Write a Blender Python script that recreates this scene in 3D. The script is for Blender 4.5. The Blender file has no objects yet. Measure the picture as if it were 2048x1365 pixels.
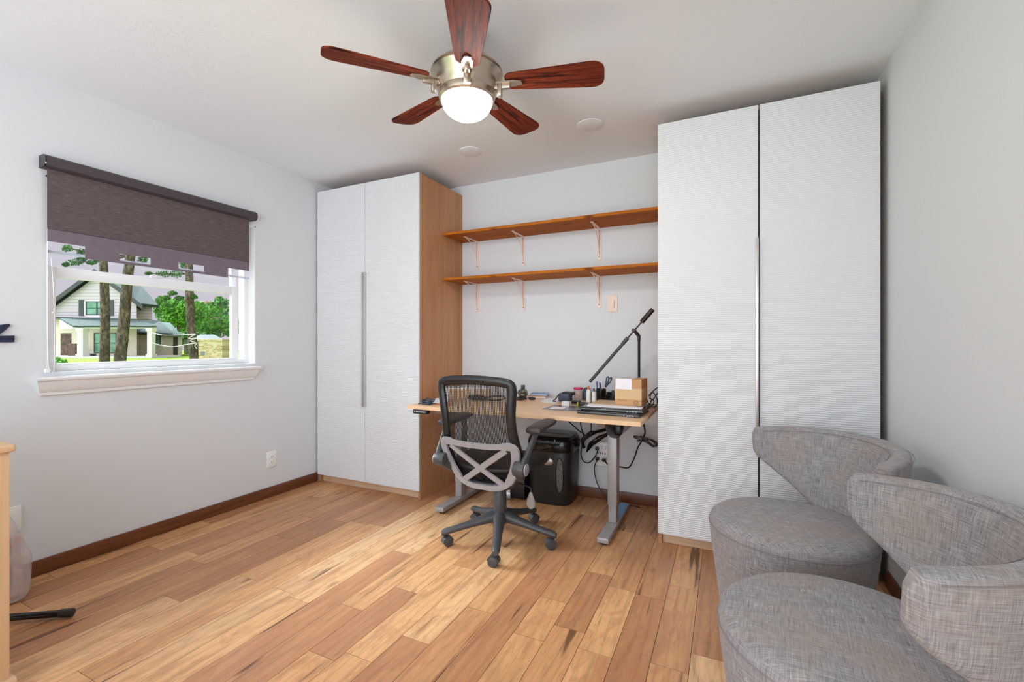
import bpy, bmesh, math, random
from mathutils import Vector, Matrix, noise
random.seed(7)
PI = math.pi
C = bpy.context.scene.collection
S = bpy.context.scene
# ------------------------------------------------------------------ camera, sky, sun, exposure
CZ = 1.133; F = 905.0; YAW = math.radians(25.4)
cd = bpy.data.cameras.new('camera'); cam = bpy.data.objects.new('camera', cd); C.objects.link(cam)
cam.location = (0, 0, CZ); cam.rotation_euler = (PI/2, 0, YAW)
cd.sensor_width = 36; cd.lens = 36*F/2048; cd.shift_y = 0.0015; cd.clip_start = .02; cd.clip_end = 400
S.camera = cam
w = bpy.data.worlds.new('sky'); S.world = w; w.use_nodes = True
nt = w.node_tree; nt.nodes.clear()
g = nt.nodes.new('ShaderNodeTexCoord'); sx = nt.nodes.new('ShaderNodeVectorMath'); sx.operation = 'DOT_PRODUCT'
sx.inputs[1].default_value = (0.30, -0.87, -0.38)
mr = nt.nodes.new('ShaderNodeMapRange'); mr.inputs[1].default_value = -.1; mr.inputs[2].default_value = .9
mr.inputs[3].default_value = 0; mr.inputs[4].default_value = 1; mr.interpolation_type = 'SMOOTHSTEP'
mx = nt.nodes.new('ShaderNodeMix'); mx.data_type = 'RGBA'
SKY_FRONT = (0.62, 0.57, 0.66, 1); SKY_BACK = (3.05, 3.3, 3.6, 1)
mx.inputs[6].default_value = SKY_FRONT; mx.inputs[7].default_value = SKY_BACK
bg = nt.nodes.new('ShaderNodeBackground'); ow = nt.nodes.new('ShaderNodeOutputWorld'); bg.inputs[1].default_value = 1.0
nt.links.new(g.outputs['Generated'], sx.inputs[0]); nt.links.new(sx.outputs['Value'], mr.inputs[0])
nt.links.new(mr.outputs[0], mx.inputs[0]); nt.links.new(mx.outputs[2], bg.inputs[0]); nt.links.new(bg.outputs[0], ow.inputs[0])
sd = bpy.data.lights.new('sun', 'SUN'); so = bpy.data.objects.new('sun', sd); C.objects.link(so)
sd.energy = 17.0; sd.angle = math.radians(38); sd.color = (0.82, 0.92, 1.0)
so.rotation_euler = Vector((0.70, 0.16, -0.60)).to_track_quat('-Z', 'Y').to_euler()
so.location = (-8, -4, 6)
FAN_LIGHT = 74.0
S.view_settings.view_transform = 'Standard'; S.view_settings.look = 'None'; S.view_settings.gamma = 1
S.view_settings.use_curve_mapping = False; S.view_settings.exposure = 0.14

FW = Vector((-math.sin(YAW), math.cos(YAW), 0)); RT = Vector((math.cos(YAW), math.sin(YAW), 0))
HY = 682.5 + .0015*2048
def ray(px, py): return FW + RT*((px-1024)/F) + Vector((0, 0, (HY-py)/F))
def onz(px, py, z): d = ray(px, py); return Vector((0, 0, CZ)) + d*((z-CZ)/d.z)
def ony(px, py, y): d = ray(px, py); return Vector((0, 0, CZ)) + d*(y/d.y)
def onx(px, py, x): d = ray(px, py); return Vector((0, 0, CZ)) + d*(x/d.x)
def deep(px, py, D): return Vector((0, 0, CZ)) + ray(px, py)*D

# ------------------------------------------------------------------ material helpers
def srgb(c):
    f = lambda v: v/12.92 if v <= .04045 else ((v+.055)/1.055)**2.4
    return tuple(f(v/255) for v in c) + (1,)
class M:
    def __init__(s, name, rough=.5, metal=0, spec=.5):
        s.m = bpy.data.materials.new(name); s.m.use_nodes = True; s.nt = s.m.node_tree
        s.b = s.nt.nodes['Principled BSDF']
        s.b.inputs['Roughness'].default_value = rough; s.b.inputs['Metallic'].default_value = metal
        s.b.inputs['Specular IOR Level'].default_value = spec
        s._tc = None
    def n(s, t, **k):
        x = s.nt.nodes.new(t)
        for a, v in k.items():
            if a.startswith('i_'): x.inputs[a[2:].replace('_', ' ')].default_value = v
            elif a[0] == 'I' and a[1:].isdigit(): x.inputs[int(a[1:])].default_value = v
            else: setattr(x, a, v)
        return x
    def l(s, a, b): s.nt.links.new(a, b)
    def tc(s, scale=(1, 1, 1), kind='Object', rot=(0, 0, 0)):
        t = s.n('ShaderNodeTexCoord'); mp = s.n('ShaderNodeMapping'); mp.inputs['Scale'].default_value = scale
        mp.inputs['Rotation'].default_value = rot
        s.l(t.outputs[kind], mp.inputs[0]); return mp.outputs[0]
    def noise(s, vec, scale=5, detail=4, rough=.5, dist=0):
        x = s.n('ShaderNodeTexNoise'); x.inputs['Scale'].default_value = scale; x.inputs['Detail'].default_value = detail
        x.inputs['Roughness'].default_value = rough; x.inputs['Distortion'].default_value = dist
        s.l(vec, x.inputs['Vector']); return x.outputs['Fac']
    def ramp(s, fac, stops, interp='LINEAR'):
        r = s.n('ShaderNodeValToRGB'); r.color_ramp.interpolation = interp
        e = r.color_ramp.elements
        while len(e) > 1: e.remove(e[-1])
        e[0].position = stops[0][0]; e[0].color = stops[0][1]
        for p, c in stops[1:]:
            q = e.new(p); q.color = c
        s.l(fac, r.inputs[0]); return r.outputs[0]
    def mix(s, fac, a, b, mode='MIX'):
        x = s.n('ShaderNodeMix'); x.data_type = 'RGBA'; x.blend_type = mode
        for v, i in ((fac, 0), (a, 6), (b, 7)):
            if isinstance(v, (int, float, tuple)): x.inputs[i].default_value = v
            else: s.l(v, x.inputs[i])
        return x.outputs[2]
    def math(s, op, a, b=0.0):
        x = s.n('ShaderNodeMath'); x.operation = op
        for v, i in ((a, 0), (b, 1)):
            if isinstance(v, (int, float)): x.inputs[i].default_value = v
            else: s.l(v, x.inputs[i])
        return x.outputs[0]
    def color(s, o):
        if isinstance(o, tuple): s.b.inputs['Base Color'].default_value = o
        else: s.l(o, s.b.inputs['Base Color'])
        return s
    def rough(s, o): s.l(o, s.b.inputs['Roughness']); return s
    def bump(s, h, strength=.3, dist=.01):
        b = s.n('ShaderNodeBump'); b.inputs['Strength'].default_value = strength; b.inputs['Distance'].default_value = dist
        s.l(h, b.inputs['Height']); s.l(b.outputs[0], s.b.inputs['Normal']); return s
def G(v): return (v, v, v, 1)
def plain(name, rgb, rough=.5, metal=0, var=.06, scale=30, bump=0, spec=.5, stretch=(1, 1, 1)):
    m = M(name, rough, metal, spec); c = srgb(rgb)
    v = m.tc(stretch); f = m.noise(v, scale, 3)
    lo = tuple(x*(1-var) for x in c[:3])+(1,); hi = tuple(min(1, x*(1+var)) for x in c[:3])+(1,)
    m.color(m.ramp(f, [(.3, lo), (.7, hi)]))
    if bump: m.bump(f, bump, .002)
    return m.m
def wood(name, stops, axis='z', scale=1.0, rough=.45, knots=0, dark=None, bands=None):
    """grain runs along axis"""
    m = M(name, rough); st = {'x': (1, 14, 14), 'y': (14, 1, 14), 'z': (14, 14, 1)}[axis]
    v = m.tc(tuple(a*scale for a in st))
    f1 = m.noise(v, 1.6, 5, .6, 1.1); f2 = m.noise(v, 9, 3, .6)
    f = m.math('ADD', m.math('MULTIPLY', f1, .75), m.math('MULTIPLY', f2, .25))
    col = m.ramp(f, [(p, srgb(c)) for p, c in stops])
    if bands:
        ax, width, amt = bands
        t = m.n('ShaderNodeTexCoord'); sp = m.n('ShaderNodeSeparateXYZ'); m.l(t.outputs['Object'], sp.inputs[0])
        q = m.math('FLOOR', m.math('DIVIDE', sp.outputs[ax], width))
        wn = m.n('ShaderNodeTexWhiteNoise'); wn.noise_dimensions = '1D'; m.l(q, wn.inputs['W'])
        bc = m.ramp(wn.outputs['Value'], [(0, G(1-amt)), (1, G(1))])
        col = m.mix(1.0, col, bc, 'MULTIPLY')
    if knots:
        kv = m.tc(tuple(a*scale for a in {'x': (3, 9, 9), 'y': (9, 3, 9), 'z': (9, 9, 3)}[axis]))
        vo = m.n('ShaderNodeTexVoronoi'); vo.inputs['Scale'].default_value = 1.0; m.l(kv, vo.inputs['Vector'])
        k = m.ramp(vo.outputs['Distance'], [(0, G(1)), (.09, G(.85)), (.17, G(0))])
        col = m.mix(m.math('MULTIPLY', k, knots), col, srgb(dark))
    m.color(col); m.bump(f2, .08, .001)
    return m.m

# ------------------------------------------------------------------ mesh helpers
class B:
    def __init__(s): s.bm = bmesh.new()
    def _new(s, fn):
        t = bmesh.new(); fn(t); me = bpy.data.meshes.new('t'); t.to_mesh(me); t.free(); s.bm.from_mesh(me); bpy.data.meshes.remove(me)
    def box(s, x0, x1, y0, y1, z0, z1, bev=0, seg=2, mat=None):
        def f(t):
            bmesh.ops.create_cube(t, size=1)
            bmesh.ops.scale(t, vec=(abs(x1-x0), abs(y1-y0), abs(z1-z0)), verts=t.verts)
            bmesh.ops.translate(t, vec=((x0+x1)/2, (y0+y1)/2, (z0+z1)/2), verts=t.verts)
            if bev: bmesh.ops.bevel(t, geom=t.edges[:], offset=bev, segments=seg, profile=.5, affect='EDGES')
            if mat: bmesh.ops.transform(t, matrix=mat, verts=t.verts)
        s._new(f); return s
    def cyl(s, p0, p1, r0, r1=None, seg=24, bev=0, cap=True):
        p0, p1 = Vector(p0), Vector(p1); r1 = r0 if r1 is None else r1
        def f(t):
            d = p1-p0
            bmesh.ops.create_cone(t, cap_ends=cap, segments=seg, radius1=r0, radius2=r1, depth=d.length)
            if bev:
                es = [e for e in t.edges if any(len(fc.verts) > 4 for fc in e.link_faces)]
                bmesh.ops.bevel(t, geom=es, offset=bev, segments=2, profile=.5, affect='EDGES')
            bmesh.ops.transform(t, matrix=Matrix.Translation((p0+p1)/2) @ d.to_track_quat('Z', 'Y').to_matrix().to_4x4(), verts=t.verts)
        s._new(f); return s
    def sph(s, c, r, seg=20, sc=(1, 1, 1)):
        def f(t):
            bmesh.ops.create_uvsphere(t, u_segments=seg, v_segments=seg//2+2, radius=r)
            bmesh.ops.scale(t, vec=sc, verts=t.verts); bmesh.ops.translate(t, vec=c, verts=t.verts)
        s._new(f); return s
    def lathe(s, prof, c=(0, 0, 0), seg=40):
        bm = s.bm; rings = []
        for r, z in prof:
            rings.append([bm.verts.new((c[0]+r*math.cos(2*PI*i/seg), c[1]+r*math.sin(2*PI*i/seg), c[2]+z)) for i in range(seg)] if r > 1e-5
                         else [bm.verts.new((c[0], c[1], c[2]+z))])
        for a, b in zip(rings, rings[1:]):
            for i in range(seg):
                j = (i+1) % seg
                if len(a) == 1 and len(b) == 1: continue
                if len(a) == 1: bm.faces.new((a[0], b[j], b[i]))
                elif len(b) == 1: bm.faces.new((a[i], a[j], b[0]))
                else: bm.faces.new((a[i], a[j], b[j], b[i]))
        return s
    def grid(s, rows, closeu=False, closev=False, caps=False):
        bm = s.bm; V = [[bm.verts.new(p) for p in r] for r in rows]; n, m = len(V), len(V[0])
        for i in range(n if closev else n-1):
            for j in range(m if closeu else m-1):
                a, b = V[i], V[(i+1) % n]
                try: bm.faces.new((a[j], a[(j+1) % m], b[(j+1) % m], b[j]))
                except ValueError: pass
        if caps:
            bm.faces.new(V[0][::-1]); bm.faces.new(V[-1])
        return s
    def tube(s, pts, r, seg=8, closed=False, sub=6, smooth=True, rfun=None, flat=1.0):
        pts = [Vector(p) for p in pts]
        if smooth and len(pts) > 2: pts = catmull(pts, sub, closed)
        rows = []; n = len(pts); up = None
        for i, p in enumerate(pts):
            if closed: d = pts[(i+1) % n]-pts[i-1]
            else: d = pts[min(i+1, n-1)]-pts[max(i-1, 0)]
            if d.length < 1e-9: d = Vector((0, 0, 1))
            d.normalize()
            if up is None: up = Vector((0, 0, 1)) if abs(d.z) < .9 else Vector((1, 0, 0))
            a = up - d*up.dot(d)
            if a.length < 1e-4: a = d.orthogonal()
            a.normalize(); up = a; b = d.cross(a)
            rr = rfun(i/(n-1)) if rfun else r
            rows.append([p+a*rr*flat*math.cos(2*PI*k/seg)+b*rr*math.sin(2*PI*k/seg) for k in range(seg)])
        s.grid(rows, closeu=True, closev=closed, caps=not closed); return s
    def poly(s, pts, vec):
        """polygon extruded by vec"""
        bm = s.bm; vec = Vector(vec); a = [bm.verts.new(Vector(p)) for p in pts]; b = [bm.verts.new(Vector(p)+vec) for p in pts]
        bm.faces.new(a[::-1]); bm.faces.new(b)
        for i in range(len(a)):
            j = (i+1) % len(a); bm.faces.new((a[i], a[j], b[j], b[i]))
        return s
    def quad(s, *p): s.bm.faces.new([s.bm.verts.new(q) for q in p]); return s
    def xform(s, m): bmesh.ops.transform(s.bm, matrix=m, verts=s.bm.verts); return s
def catmull(P, sub, closed):
    out = []; n = len(P)
    for i in range(n if closed else n-1):
        p0 = P[i-1] if (closed or i > 0) else P[0]; p1 = P[i]; p2 = P[(i+1) % n]; p3 = P[(i+2) % n] if (closed or i+2 < n) else P[n-1]
        for k in range(sub):
            t = k/sub
            out.append(.5*((2*p1)+(p2-p0)*t+(2*p0-5*p1+4*p2-p3)*t*t+(-p0+3*p1-3*p2+p3)*t**3))
    if not closed: out.append(P[-1])
    return out
def obj(name, b, mat, parent=None, loc=None, smooth=True, kind=None, label=None, rotz=0, sub=0, shift=None):
    bm = b.bm
    bmesh.ops.recalc_face_normals(bm, faces=bm.faces)
    if loc is not None and parent is None and shift is None: shift = True
    me = bpy.data.meshes.new(name); bm.to_mesh(me); bm.free()
    o = bpy.data.objects.new(name, me); C.objects.link(o)
    if mat: me.materials.append(mat)
    if loc is not None: o.location = loc
    if rotz: o.rotation_euler[2] = rotz
    if parent: o.parent = parent
    if smooth:
        for p in me.polygons: p.use_smooth = True
        try: me.set_sharp_from_angle(angle=math.radians(35))
        except Exception: pass
    if sub:
        md = o.modifiers.new('sub', 'SUBSURF'); md.levels = sub; md.render_levels = sub
    if kind: o['kind'] = kind
    if label: o['label'] = label
    return o
def tag(o, label, cat, group=None):
    o['label'] = label; o['category'] = cat
    if group: o['group'] = group
    return o
def thing(name, label, cat, loc=(0, 0, 0), rotz=0, group=None):
    o = bpy.data.objects.new(name, None); C.objects.link(o); o.empty_display_size = .1
    o.location = loc; o.rotation_euler = (0, 0, rotz); return tag(o, label, cat, group)
def struct(name, b, mat, parent=None, **k):
    return obj(name, b, mat, parent, kind=None if parent else 'structure', **k)
def dup(root, loc, rotz=0, label=None):
    r = root.copy(); C.objects.link(r); r.location = loc; r.rotation_euler = (0, 0, rotz)
    if label: r['label'] = label
    for ch in list(root.children):
        c = ch.copy(); C.objects.link(c); c.parent = r
        for g_ in list(ch.children):
            d = g_.copy(); C.objects.link(d); d.parent = c
    return r

# ------------------------------------------------------------------ materials
def mat_wall(name, v, bs, scale, tint=(1, 1, 1)):
    m = M(name, .75, 0, .25); vec = m.tc(); f = m.noise(vec, scale, 5, .6, .3)
    m.color((v*tint[0], v*tint[1], v*tint[2], 1)); m.bump(f, bs, .004); return m.m
m_wall = mat_wall('wall paint', .72, .05, 25, (.972, 1, 1.03))
def mat_ceil():
    m = M('ceiling plaster', .8, 0, .2); vec = m.tc()
    f = m.noise(vec, 7, 6, .65, 1.2); h = m.ramp(f, [(.52, G(0)), (.58, G(.8)), (.62, G(.3)), (.8, G(1))])
    big = m.noise(vec, 1.3, 2); mask = m.ramp(big, [(.5, G(0)), (.62, G(1))])
    m.color((.81, .835, .86, 1)); m.bump(m.math('MULTIPLY', h, mask), .22, .006); return m.m
m_ceil = mat_ceil()
m_white = plain('white painted trim', (236, 236, 236), .35, var=.01)
m_vinyl = plain('white vinyl', (240, 240, 242), .3, var=.01)
m_base = wood('stained baseboard wood', [(.3, (80, 44, 24)), (.55, (112, 64, 36)), (.75, (132, 80, 48))], 'y', 1.5, .4)
m_basex = wood('stained baseboard wood across', [(.3, (80, 44, 24)), (.55, (112, 64, 36)), (.75, (132, 80, 48))], 'x', 1.5, .4)
def mat_floor():
    m = M('hickory plank floor', .36, 0, .45)
    at = m.n('ShaderNodeVertexColor'); at.layer_name = 'plank'
    sp = m.n('ShaderNodeSeparateColor'); m.l(at.outputs['Color'], sp.inputs[0])
    t = m.n('ShaderNodeTexCoord'); cb = m.n('ShaderNodeCombineXYZ')
    m.l(m.math('MULTIPLY', sp.outputs[1], 37.0), cb.inputs[0]); m.l(m.math('MULTIPLY', sp.outputs[2], 53.0), cb.inputs[1])
    m.l(m.math('MULTIPLY', sp.outputs[1], 11.0), cb.inputs[2])
    ad = m.n('ShaderNodeVectorMath'); ad.operation = 'ADD'; m.l(t.outputs['Object'], ad.inputs[0]); m.l(cb.outputs[0], ad.inputs[1])
    def mp(sc):
        q = m.n('ShaderNodeMapping'); q.inputs['Scale'].default_value = sc; m.l(ad.outputs[0], q.inputs[0]); return q.outputs[0]
    f1 = m.noise(mp((14, 1.7, 14)), 1, 5, .6, 1.6)
    f2 = m.noise(mp((90, 5, 90)), 1, 4, .6, .4)
    tone = m.ramp(sp.outputs[0], [(0, srgb((182, 128, 90))), (.25, srgb((198, 144, 100))), (.5, srgb((216, 162, 112))), (.75, srgb((226, 176, 126))), (1, srgb((232, 190, 146)))])
    g1 = m.ramp(f1, [(.28, G(.66)), (.42, G(.88)), (.5, G(1.0)), (.72, G(1.08))])
    col = m.mix(.85, tone, g1, 'MULTIPLY')
    # cathedral rings
    wv = m.n('ShaderNodeTexWave'); wv.wave_type = 'BANDS'; wv.bands_direction = 'X'; wv.inputs['Scale'].default_value = 1.6
    wv.inputs['Distortion'].default_value = 14; wv.inputs['Detail'].default_value = 2; wv.inputs['Detail Scale'].default_value = .45
    m.l(mp((5, .9, 5)), wv.inputs['Vector'])
    col = m.mix(.36, col, m.ramp(wv.outputs['Fac'], [(0, G(.62)), (.16, G(.95)), (1, G(1.05))]), 'MULTIPLY')
    col = m.mix(.3, col, m.ramp(f2, [(.3, G(.72)), (.6, G(1.05))]), 'MULTIPLY')
    fk = m.noise(mp((60, 11, 60)), 1, 3, .5, 1.5)
    col = m.mix(.5, col, m.ramp(fk, [(.33, G(.70)), (.43, G(.97)), (.6, G(1.03))]), 'MULTIPLY')
    sw = m.noise(mp((7, 2.6, 7)), 1, 4, .55, 2.6)
    col = m.mix(m.ramp(sw, [(.50, G(0)), (.60, G(.38)), (.66, G(.1)), (.75, G(.45))]), col, srgb((176, 112, 76)))
    # red heartwood streaks
    f3 = m.noise(mp((9, .8, 9)), 1, 3, .5, .6)
    col = m.mix(m.ramp(f3, [(.56, G(0)), (.7, G(.45))]), col, srgb((172, 114, 80)))
    # dark mineral streaks and knots
    f4 = m.noise(mp((22, 1.3, 22)), 1, 3, .55, .3)
    col = m.mix(m.ramp(f4, [(.635, G(0)), (.70, G(.8))]), col, srgb((74, 42, 28)))
    vo = m.n('ShaderNodeTexVoronoi'); vo.inputs['Scale'].default_value = 1; m.l(mp((6.5, 1.9, 6.5)), vo.inputs['Vector'])
    col = m.mix(m.ramp(vo.outputs['Distance'], [(0, G(.95)), (.06, G(.65)), (.12, G(0))]), col, srgb((78, 48, 34)))
    m.color(col); m.rough(m.ramp(f1, [(.2, G(.42)), (.8, G(.3))])); m.bump(m.math('ADD', f1, f2), .10, .003)
    return m.m
m_floor = mat_floor()
m_gap = plain('dark joint', (52, 34, 24), .8)
def mat_ward():
    m = M('white ribbed lacquer', .38, 0, .45); vec = m.tc((1.6, 1.6, 1))
    t = m.n('ShaderNodeMapping'); m.l(vec, t.inputs[0])
    wv = m.n('ShaderNodeTexWave'); wv.wave_type = 'BANDS'; wv.bands_direction = 'Z'; wv.inputs['Scale'].default_value = 29
    wv.inputs['Distortion'].default_value = 4.0; wv.inputs['Detail'].default_value = 2.5; wv.inputs['Detail Scale'].default_value = .3
    m.l(vec, wv.inputs['Vector']); m.color((.715,.722,.74,1))
    m.bump(wv.outputs['Fac'], .32, .005); return m.m
m_ward = mat_ward()
m_oak = wood('stained oak veneer', [(.25, (176, 120, 78)), (.5, (200, 144, 98)), (.8, (212, 160, 114))], 'z', .9, .5, bands=(1, .17, .16))
m_plinth = wood('pale oak plinth', [(.25, (186, 152, 122)), (.5, (206, 172, 140)), (.8, (216, 184, 154))], 'x', .9, .5)
m_pine = wood('amber pine shelf', [(.25, (126, 64, 14)), (.5, (174, 98, 26)), (.8, (200, 122, 40))], 'x', 1.2, .65, knots=.9, dark=(84, 36, 10))
m_pine.node_tree.nodes['Principled BSDF'].inputs['Specular IOR Level'].default_value = .15
m_birch = wood('beech laminate', [(.25, (214, 172, 132)), (.5, (226, 188, 148)), (.8, (232, 196, 158))], 'x', 2.0, .42)
m_maple = wood('maple furniture wood', [(.25, (202, 164, 122)), (.5, (214, 178, 138)), (.8, (222, 190, 152))], 'z', .7, .4)
m_rose = wood('rosewood fan blade', [(.36, (24, 8, 5)), (.45, (78, 28, 14)), (.56, (112, 46, 24)), (.75, (138, 64, 34))], 'x', 2.2, .7)
m_rose.node_tree.nodes['Principled BSDF'].inputs['Specular IOR Level'].default_value = .12
m_nickel = plain('brushed nickel', (184, 170, 154), .3, 1, .04, 60)
m_alu = plain('brushed aluminium', (206, 206, 206), .35, .8, .03, 60)
m_legm = plain('grey powder coated steel', (164, 161, 161), .42, .35, .03)
m_bracket = plain('blush white painted bracket', (238, 214, 200), .4, 0, .02)
m_plate = plain('white plastic plate', (238, 238, 236), .3, 0, .01)
m_almond = plain('almond plastic plate', (238, 216, 202), .35, 0, .01)
m_black = plain('black plastic', (30, 29, 30), .4, 0, .08)
m_blackg = plain('glossy black plastic', (16, 16, 18), .15, 0, .05)
m_char = plain('charcoal nylon', (66, 66, 68), .42, 0, .05)
m_frame = plain('black backrest polymer', (34, 33, 34), .32, 0, .05)
m_grey = plain('grey satin polymer', (158, 156, 160), .38, .1, .03)
m_thread = plain('dark mesh thread', (30, 27, 27), .6, 0, .1)
m_cord = plain('black cord rubber', (17, 17, 18), .45, 0, .1)
m_bluec = plain('navy cord', (36, 56, 74), .5, 0, .1)
m_paper = plain('white paper', (236, 232, 236), .7, 0, .02)
m_kraft = plain('kraft cardboard', (192, 146, 100), .75, 0, .05, 60)
m_kraftt = plain('kraft packing tape', (206, 168, 122), .3, 0, .03, 60)
m_blue = plain('blue film', (96, 150, 200), .35, 0, .1, 12)
m_yellow = plain('ochre book cloth', (214, 160, 70), .5)
m_bookb = plain('blue book cover', (90, 138, 190), .45)
m_pink = plain('pink plastic lid', (214, 60, 110), .35)
m_jar = plain('jar contents', (196, 160, 130), .25, 0, .3, 60)
m_orange = plain('orange plastic', (226, 110, 62), .4)
m_green = plain('lime plastic', (176, 206, 60), .4)
m_penb = plain('pen blue', (40, 70, 150), .35)
m_navy = plain('navy metal', (22, 34, 62), .45)
m_slate = plain('slate blue plastic', (62, 72, 92), .4)
m_photo = plain('dark printed sheet', (92, 88, 92), .22, 0, .7, 14)
def mat_fabric():
    m = M('grey heather linen', .92, 0, .15)
    a = m.noise(m.tc((460, 22, 1), 'UV'), 1, 3, .6); b = m.noise(m.tc((22, 460, 1), 'UV'), 1, 3, .6); c = m.noise(m.tc((1, 1, 1), 'UV'), 5, 3)
    h = m.noise(m.tc((190, 14, 1), 'UV'), 1, 2, .5); k = m.noise(m.tc((14, 190, 1), 'UV'), 1, 2, .5)
    f = m.math('ADD', m.math('MULTIPLY', m.math('ADD', a, b), .37), m.math('MULTIPLY', m.math('ADD', h, k), .13))
    col = m.ramp(f, [(.38, srgb((100, 98, 101))), (.5, srgb((146, 143, 145))), (.62, srgb((182, 178, 178)))])
    col = m.mix(m.ramp(c, [(.42, G(0)), (.7, G(.5))]), col, srgb((160, 144, 132)))
    m.color(col); m.bump(m.math('ADD', a, b), .25, .0015)
    try: m.b.inputs['Sheen Weight'].default_value = .15
    except Exception: pass
    return m.m
def cyl_uv(o):
    me = o.data; uv = me.uv_layers.new(name='UVMap')
    for p in me.polygons:
        c = p.center
        if abs(p.normal.z) > .75:
            for li in p.loop_indices:
                v = me.vertices[me.loops[li].vertex_index].co; uv.data[li].uv = (v.x, v.y+3)
        else:
            a0 = math.atan2(-c.y, -c.x)
            for li in p.loop_indices:
                v = me.vertices[me.loops[li].vertex_index].co
                d = math.atan2(-v.y, -v.x)-a0
                d = (d+PI) % (2*PI)-PI
                uv.data[li].uv = ((a0+d)*.3, v.z)
    return o
m_fab = mat_fabric()
m_seam = plain('grey seam thread', (132, 127, 127), .9)
m_lint = plain('pale loose thread', (205, 196, 186), .9)
def mat_shade():
    m = M('brown woven shade', .85, 0, .15)
    a = m.noise(m.tc((1, 20, 520)), 1, 4, .6); b = m.noise(m.tc((1, 300, 300)), 1, 2)
    col = m.ramp(m.math('ADD', m.math('MULTIPLY', a, .7), m.math('MULTIPLY', b, .3)), [(.35, srgb((80, 69, 71))), (.5, srgb((98, 86, 87))), (.66, srgb((124, 110, 108)))])
    m.color(col); m.bump(a, .15, .002)
    m.b.inputs['Transmission Weight'].default_value = 0
    return m.m
m_shade = mat_shade()
m_hem = plain('mauve grey shade hem', (116, 104, 114), .8, 0, .06, 40)
m_cass = plain('dark cassette', (70, 60, 63), .6, 0, .1, 80)
def mat_glass():
    m = M('window glass', .0); nt = m.nt; out = nt.nodes['Material Output']
    tr = m.n('ShaderNodeBsdfTransparent'); gl = m.n('ShaderNodeBsdfGlossy'); gl.inputs['Roughness'].default_value = .02
    tr.inputs[0].default_value = (.95, .97, .96, 1)
    fr = m.n('ShaderNodeFresnel'); fr.inputs[0].default_value = 1.3; ms = m.n('ShaderNodeMixShader')
    m.l(fr.outputs[0], ms.inputs[0]); m.l(tr.outputs[0], ms.inputs[1]); m.l(gl.outputs[0], ms.inputs[2]); m.l(ms.outputs[0], out.inputs[0])
    return m.m
m_glass = mat_glass()
def mat_plastic_bag():
    m = M('translucent plastic film', .25); m.color(srgb((226, 216, 214))); m.b.inputs['Transmission Weight'].default_value = 0
    m.b.inputs['Alpha'].default_value = .5; m.bump(m.noise(m.tc((6, 6, 2)), 6, 4), .6, .02); return m.m
m_bag = mat_plastic_bag()
def emis(name, col, st):
    m = M(name); m.color(srgb((250, 244, 236))); m.b.inputs['Emission Color'].default_value = col; m.b.inputs['Emission Strength'].default_value = st; return m.m
m_globe = emis('lit frosted glass', (1.0, .975, .94, 1), FAN_LIGHT)
# outdoors
m_lawn = M('lawn grass', .9, 0, .1); _f = m_lawn.noise(m_lawn.tc(), 1.2, 6, .7); m_lawn.color(m_lawn.ramp(_f, [(.3, srgb((92, 124, 34))), (.7, srgb((140, 168, 52)))])); m_lawn = m_lawn.m
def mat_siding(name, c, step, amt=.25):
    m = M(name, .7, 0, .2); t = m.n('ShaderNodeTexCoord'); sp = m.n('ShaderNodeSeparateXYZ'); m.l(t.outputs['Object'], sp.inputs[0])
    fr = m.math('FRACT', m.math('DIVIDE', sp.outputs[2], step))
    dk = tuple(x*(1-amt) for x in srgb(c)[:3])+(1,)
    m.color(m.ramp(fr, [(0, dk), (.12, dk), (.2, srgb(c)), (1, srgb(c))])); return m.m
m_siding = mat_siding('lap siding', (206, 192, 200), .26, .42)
def mat_brick(name, c1, c2, mo, sc, rot=(PI/2, 0, 0)):
    m = M(name, .85, 0, .15); b = m.n('ShaderNodeTexBrick'); m.l(m.tc((1, 1, 1), rot=rot), b.inputs['Vector'])
    b.inputs['Scale'].default_value = sc; b.inputs['Color1'].default_value = srgb(c1); b.inputs['Color2'].default_value = srgb(c2); b.inputs['Mortar'].default_value = srgb(mo)
    m.color(b.outputs['Color']); return m.m
m_cream = mat_brick('painted cream brick', (222, 210, 192), (212, 198, 178), (190, 178, 160), 3)
m_stone = mat_brick('tan stone brick', (206, 184, 146), (160, 132, 98), (214, 200, 170), 4.5)
m_roof = plain('dark green grey shingle', (46, 62, 58), .85, 0, .35, 6)
m_hwhite = plain('house white trim', (222, 214, 216), .6)
m_hdark = plain('house dark trim', (50, 58, 54), .5)
m_hglass = plain('house window glass', (96, 150, 120), .1, 0, .35, 2)
m_hdoor = plain('dark carved door', (84, 58, 44), .6, 0, .7, 5)
m_bark = M('pine bark', .95, 0, .1); _f = m_bark.noise(m_bark.tc((5, 5, 2)), 2.2, 6, .7, .6); m_bark.color(m_bark.ramp(_f, [(.35, srgb((46, 38, 34))), (.5, srgb((84, 72, 62))), (.65, srgb((136, 118, 98)))])); m_bark.bump(_f, .8, .05); m_bark = m_bark.m
def mat_leaf(name, a, b, c):
    m = M(name, .7, 0, .2); f = m.noise(m.tc(), 1.1, 5, .7)
    m.color(m.ramp(f, [(.3, srgb(a)), (.5, srgb(b)), (.7, srgb(c))])); return m.m
m_leafp = mat_leaf('pine needles', (34, 66, 30), (58, 104, 44), (104, 146, 70))
m_leafb = mat_leaf('bright tree leaves', (56, 104, 36), (92, 150, 52), (140, 190, 84))
m_leafd = mat_leaf('dark tree leaves', (50, 96, 50), (86, 138, 66), (150, 180, 110))
m_leafr = mat_leaf('pinkish tree leaves', (150, 140, 104), (196, 160, 140), (120, 160, 84))
m_fence = plain('weathered fence', (132, 140, 118), .9, 0, .3, 5)

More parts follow.
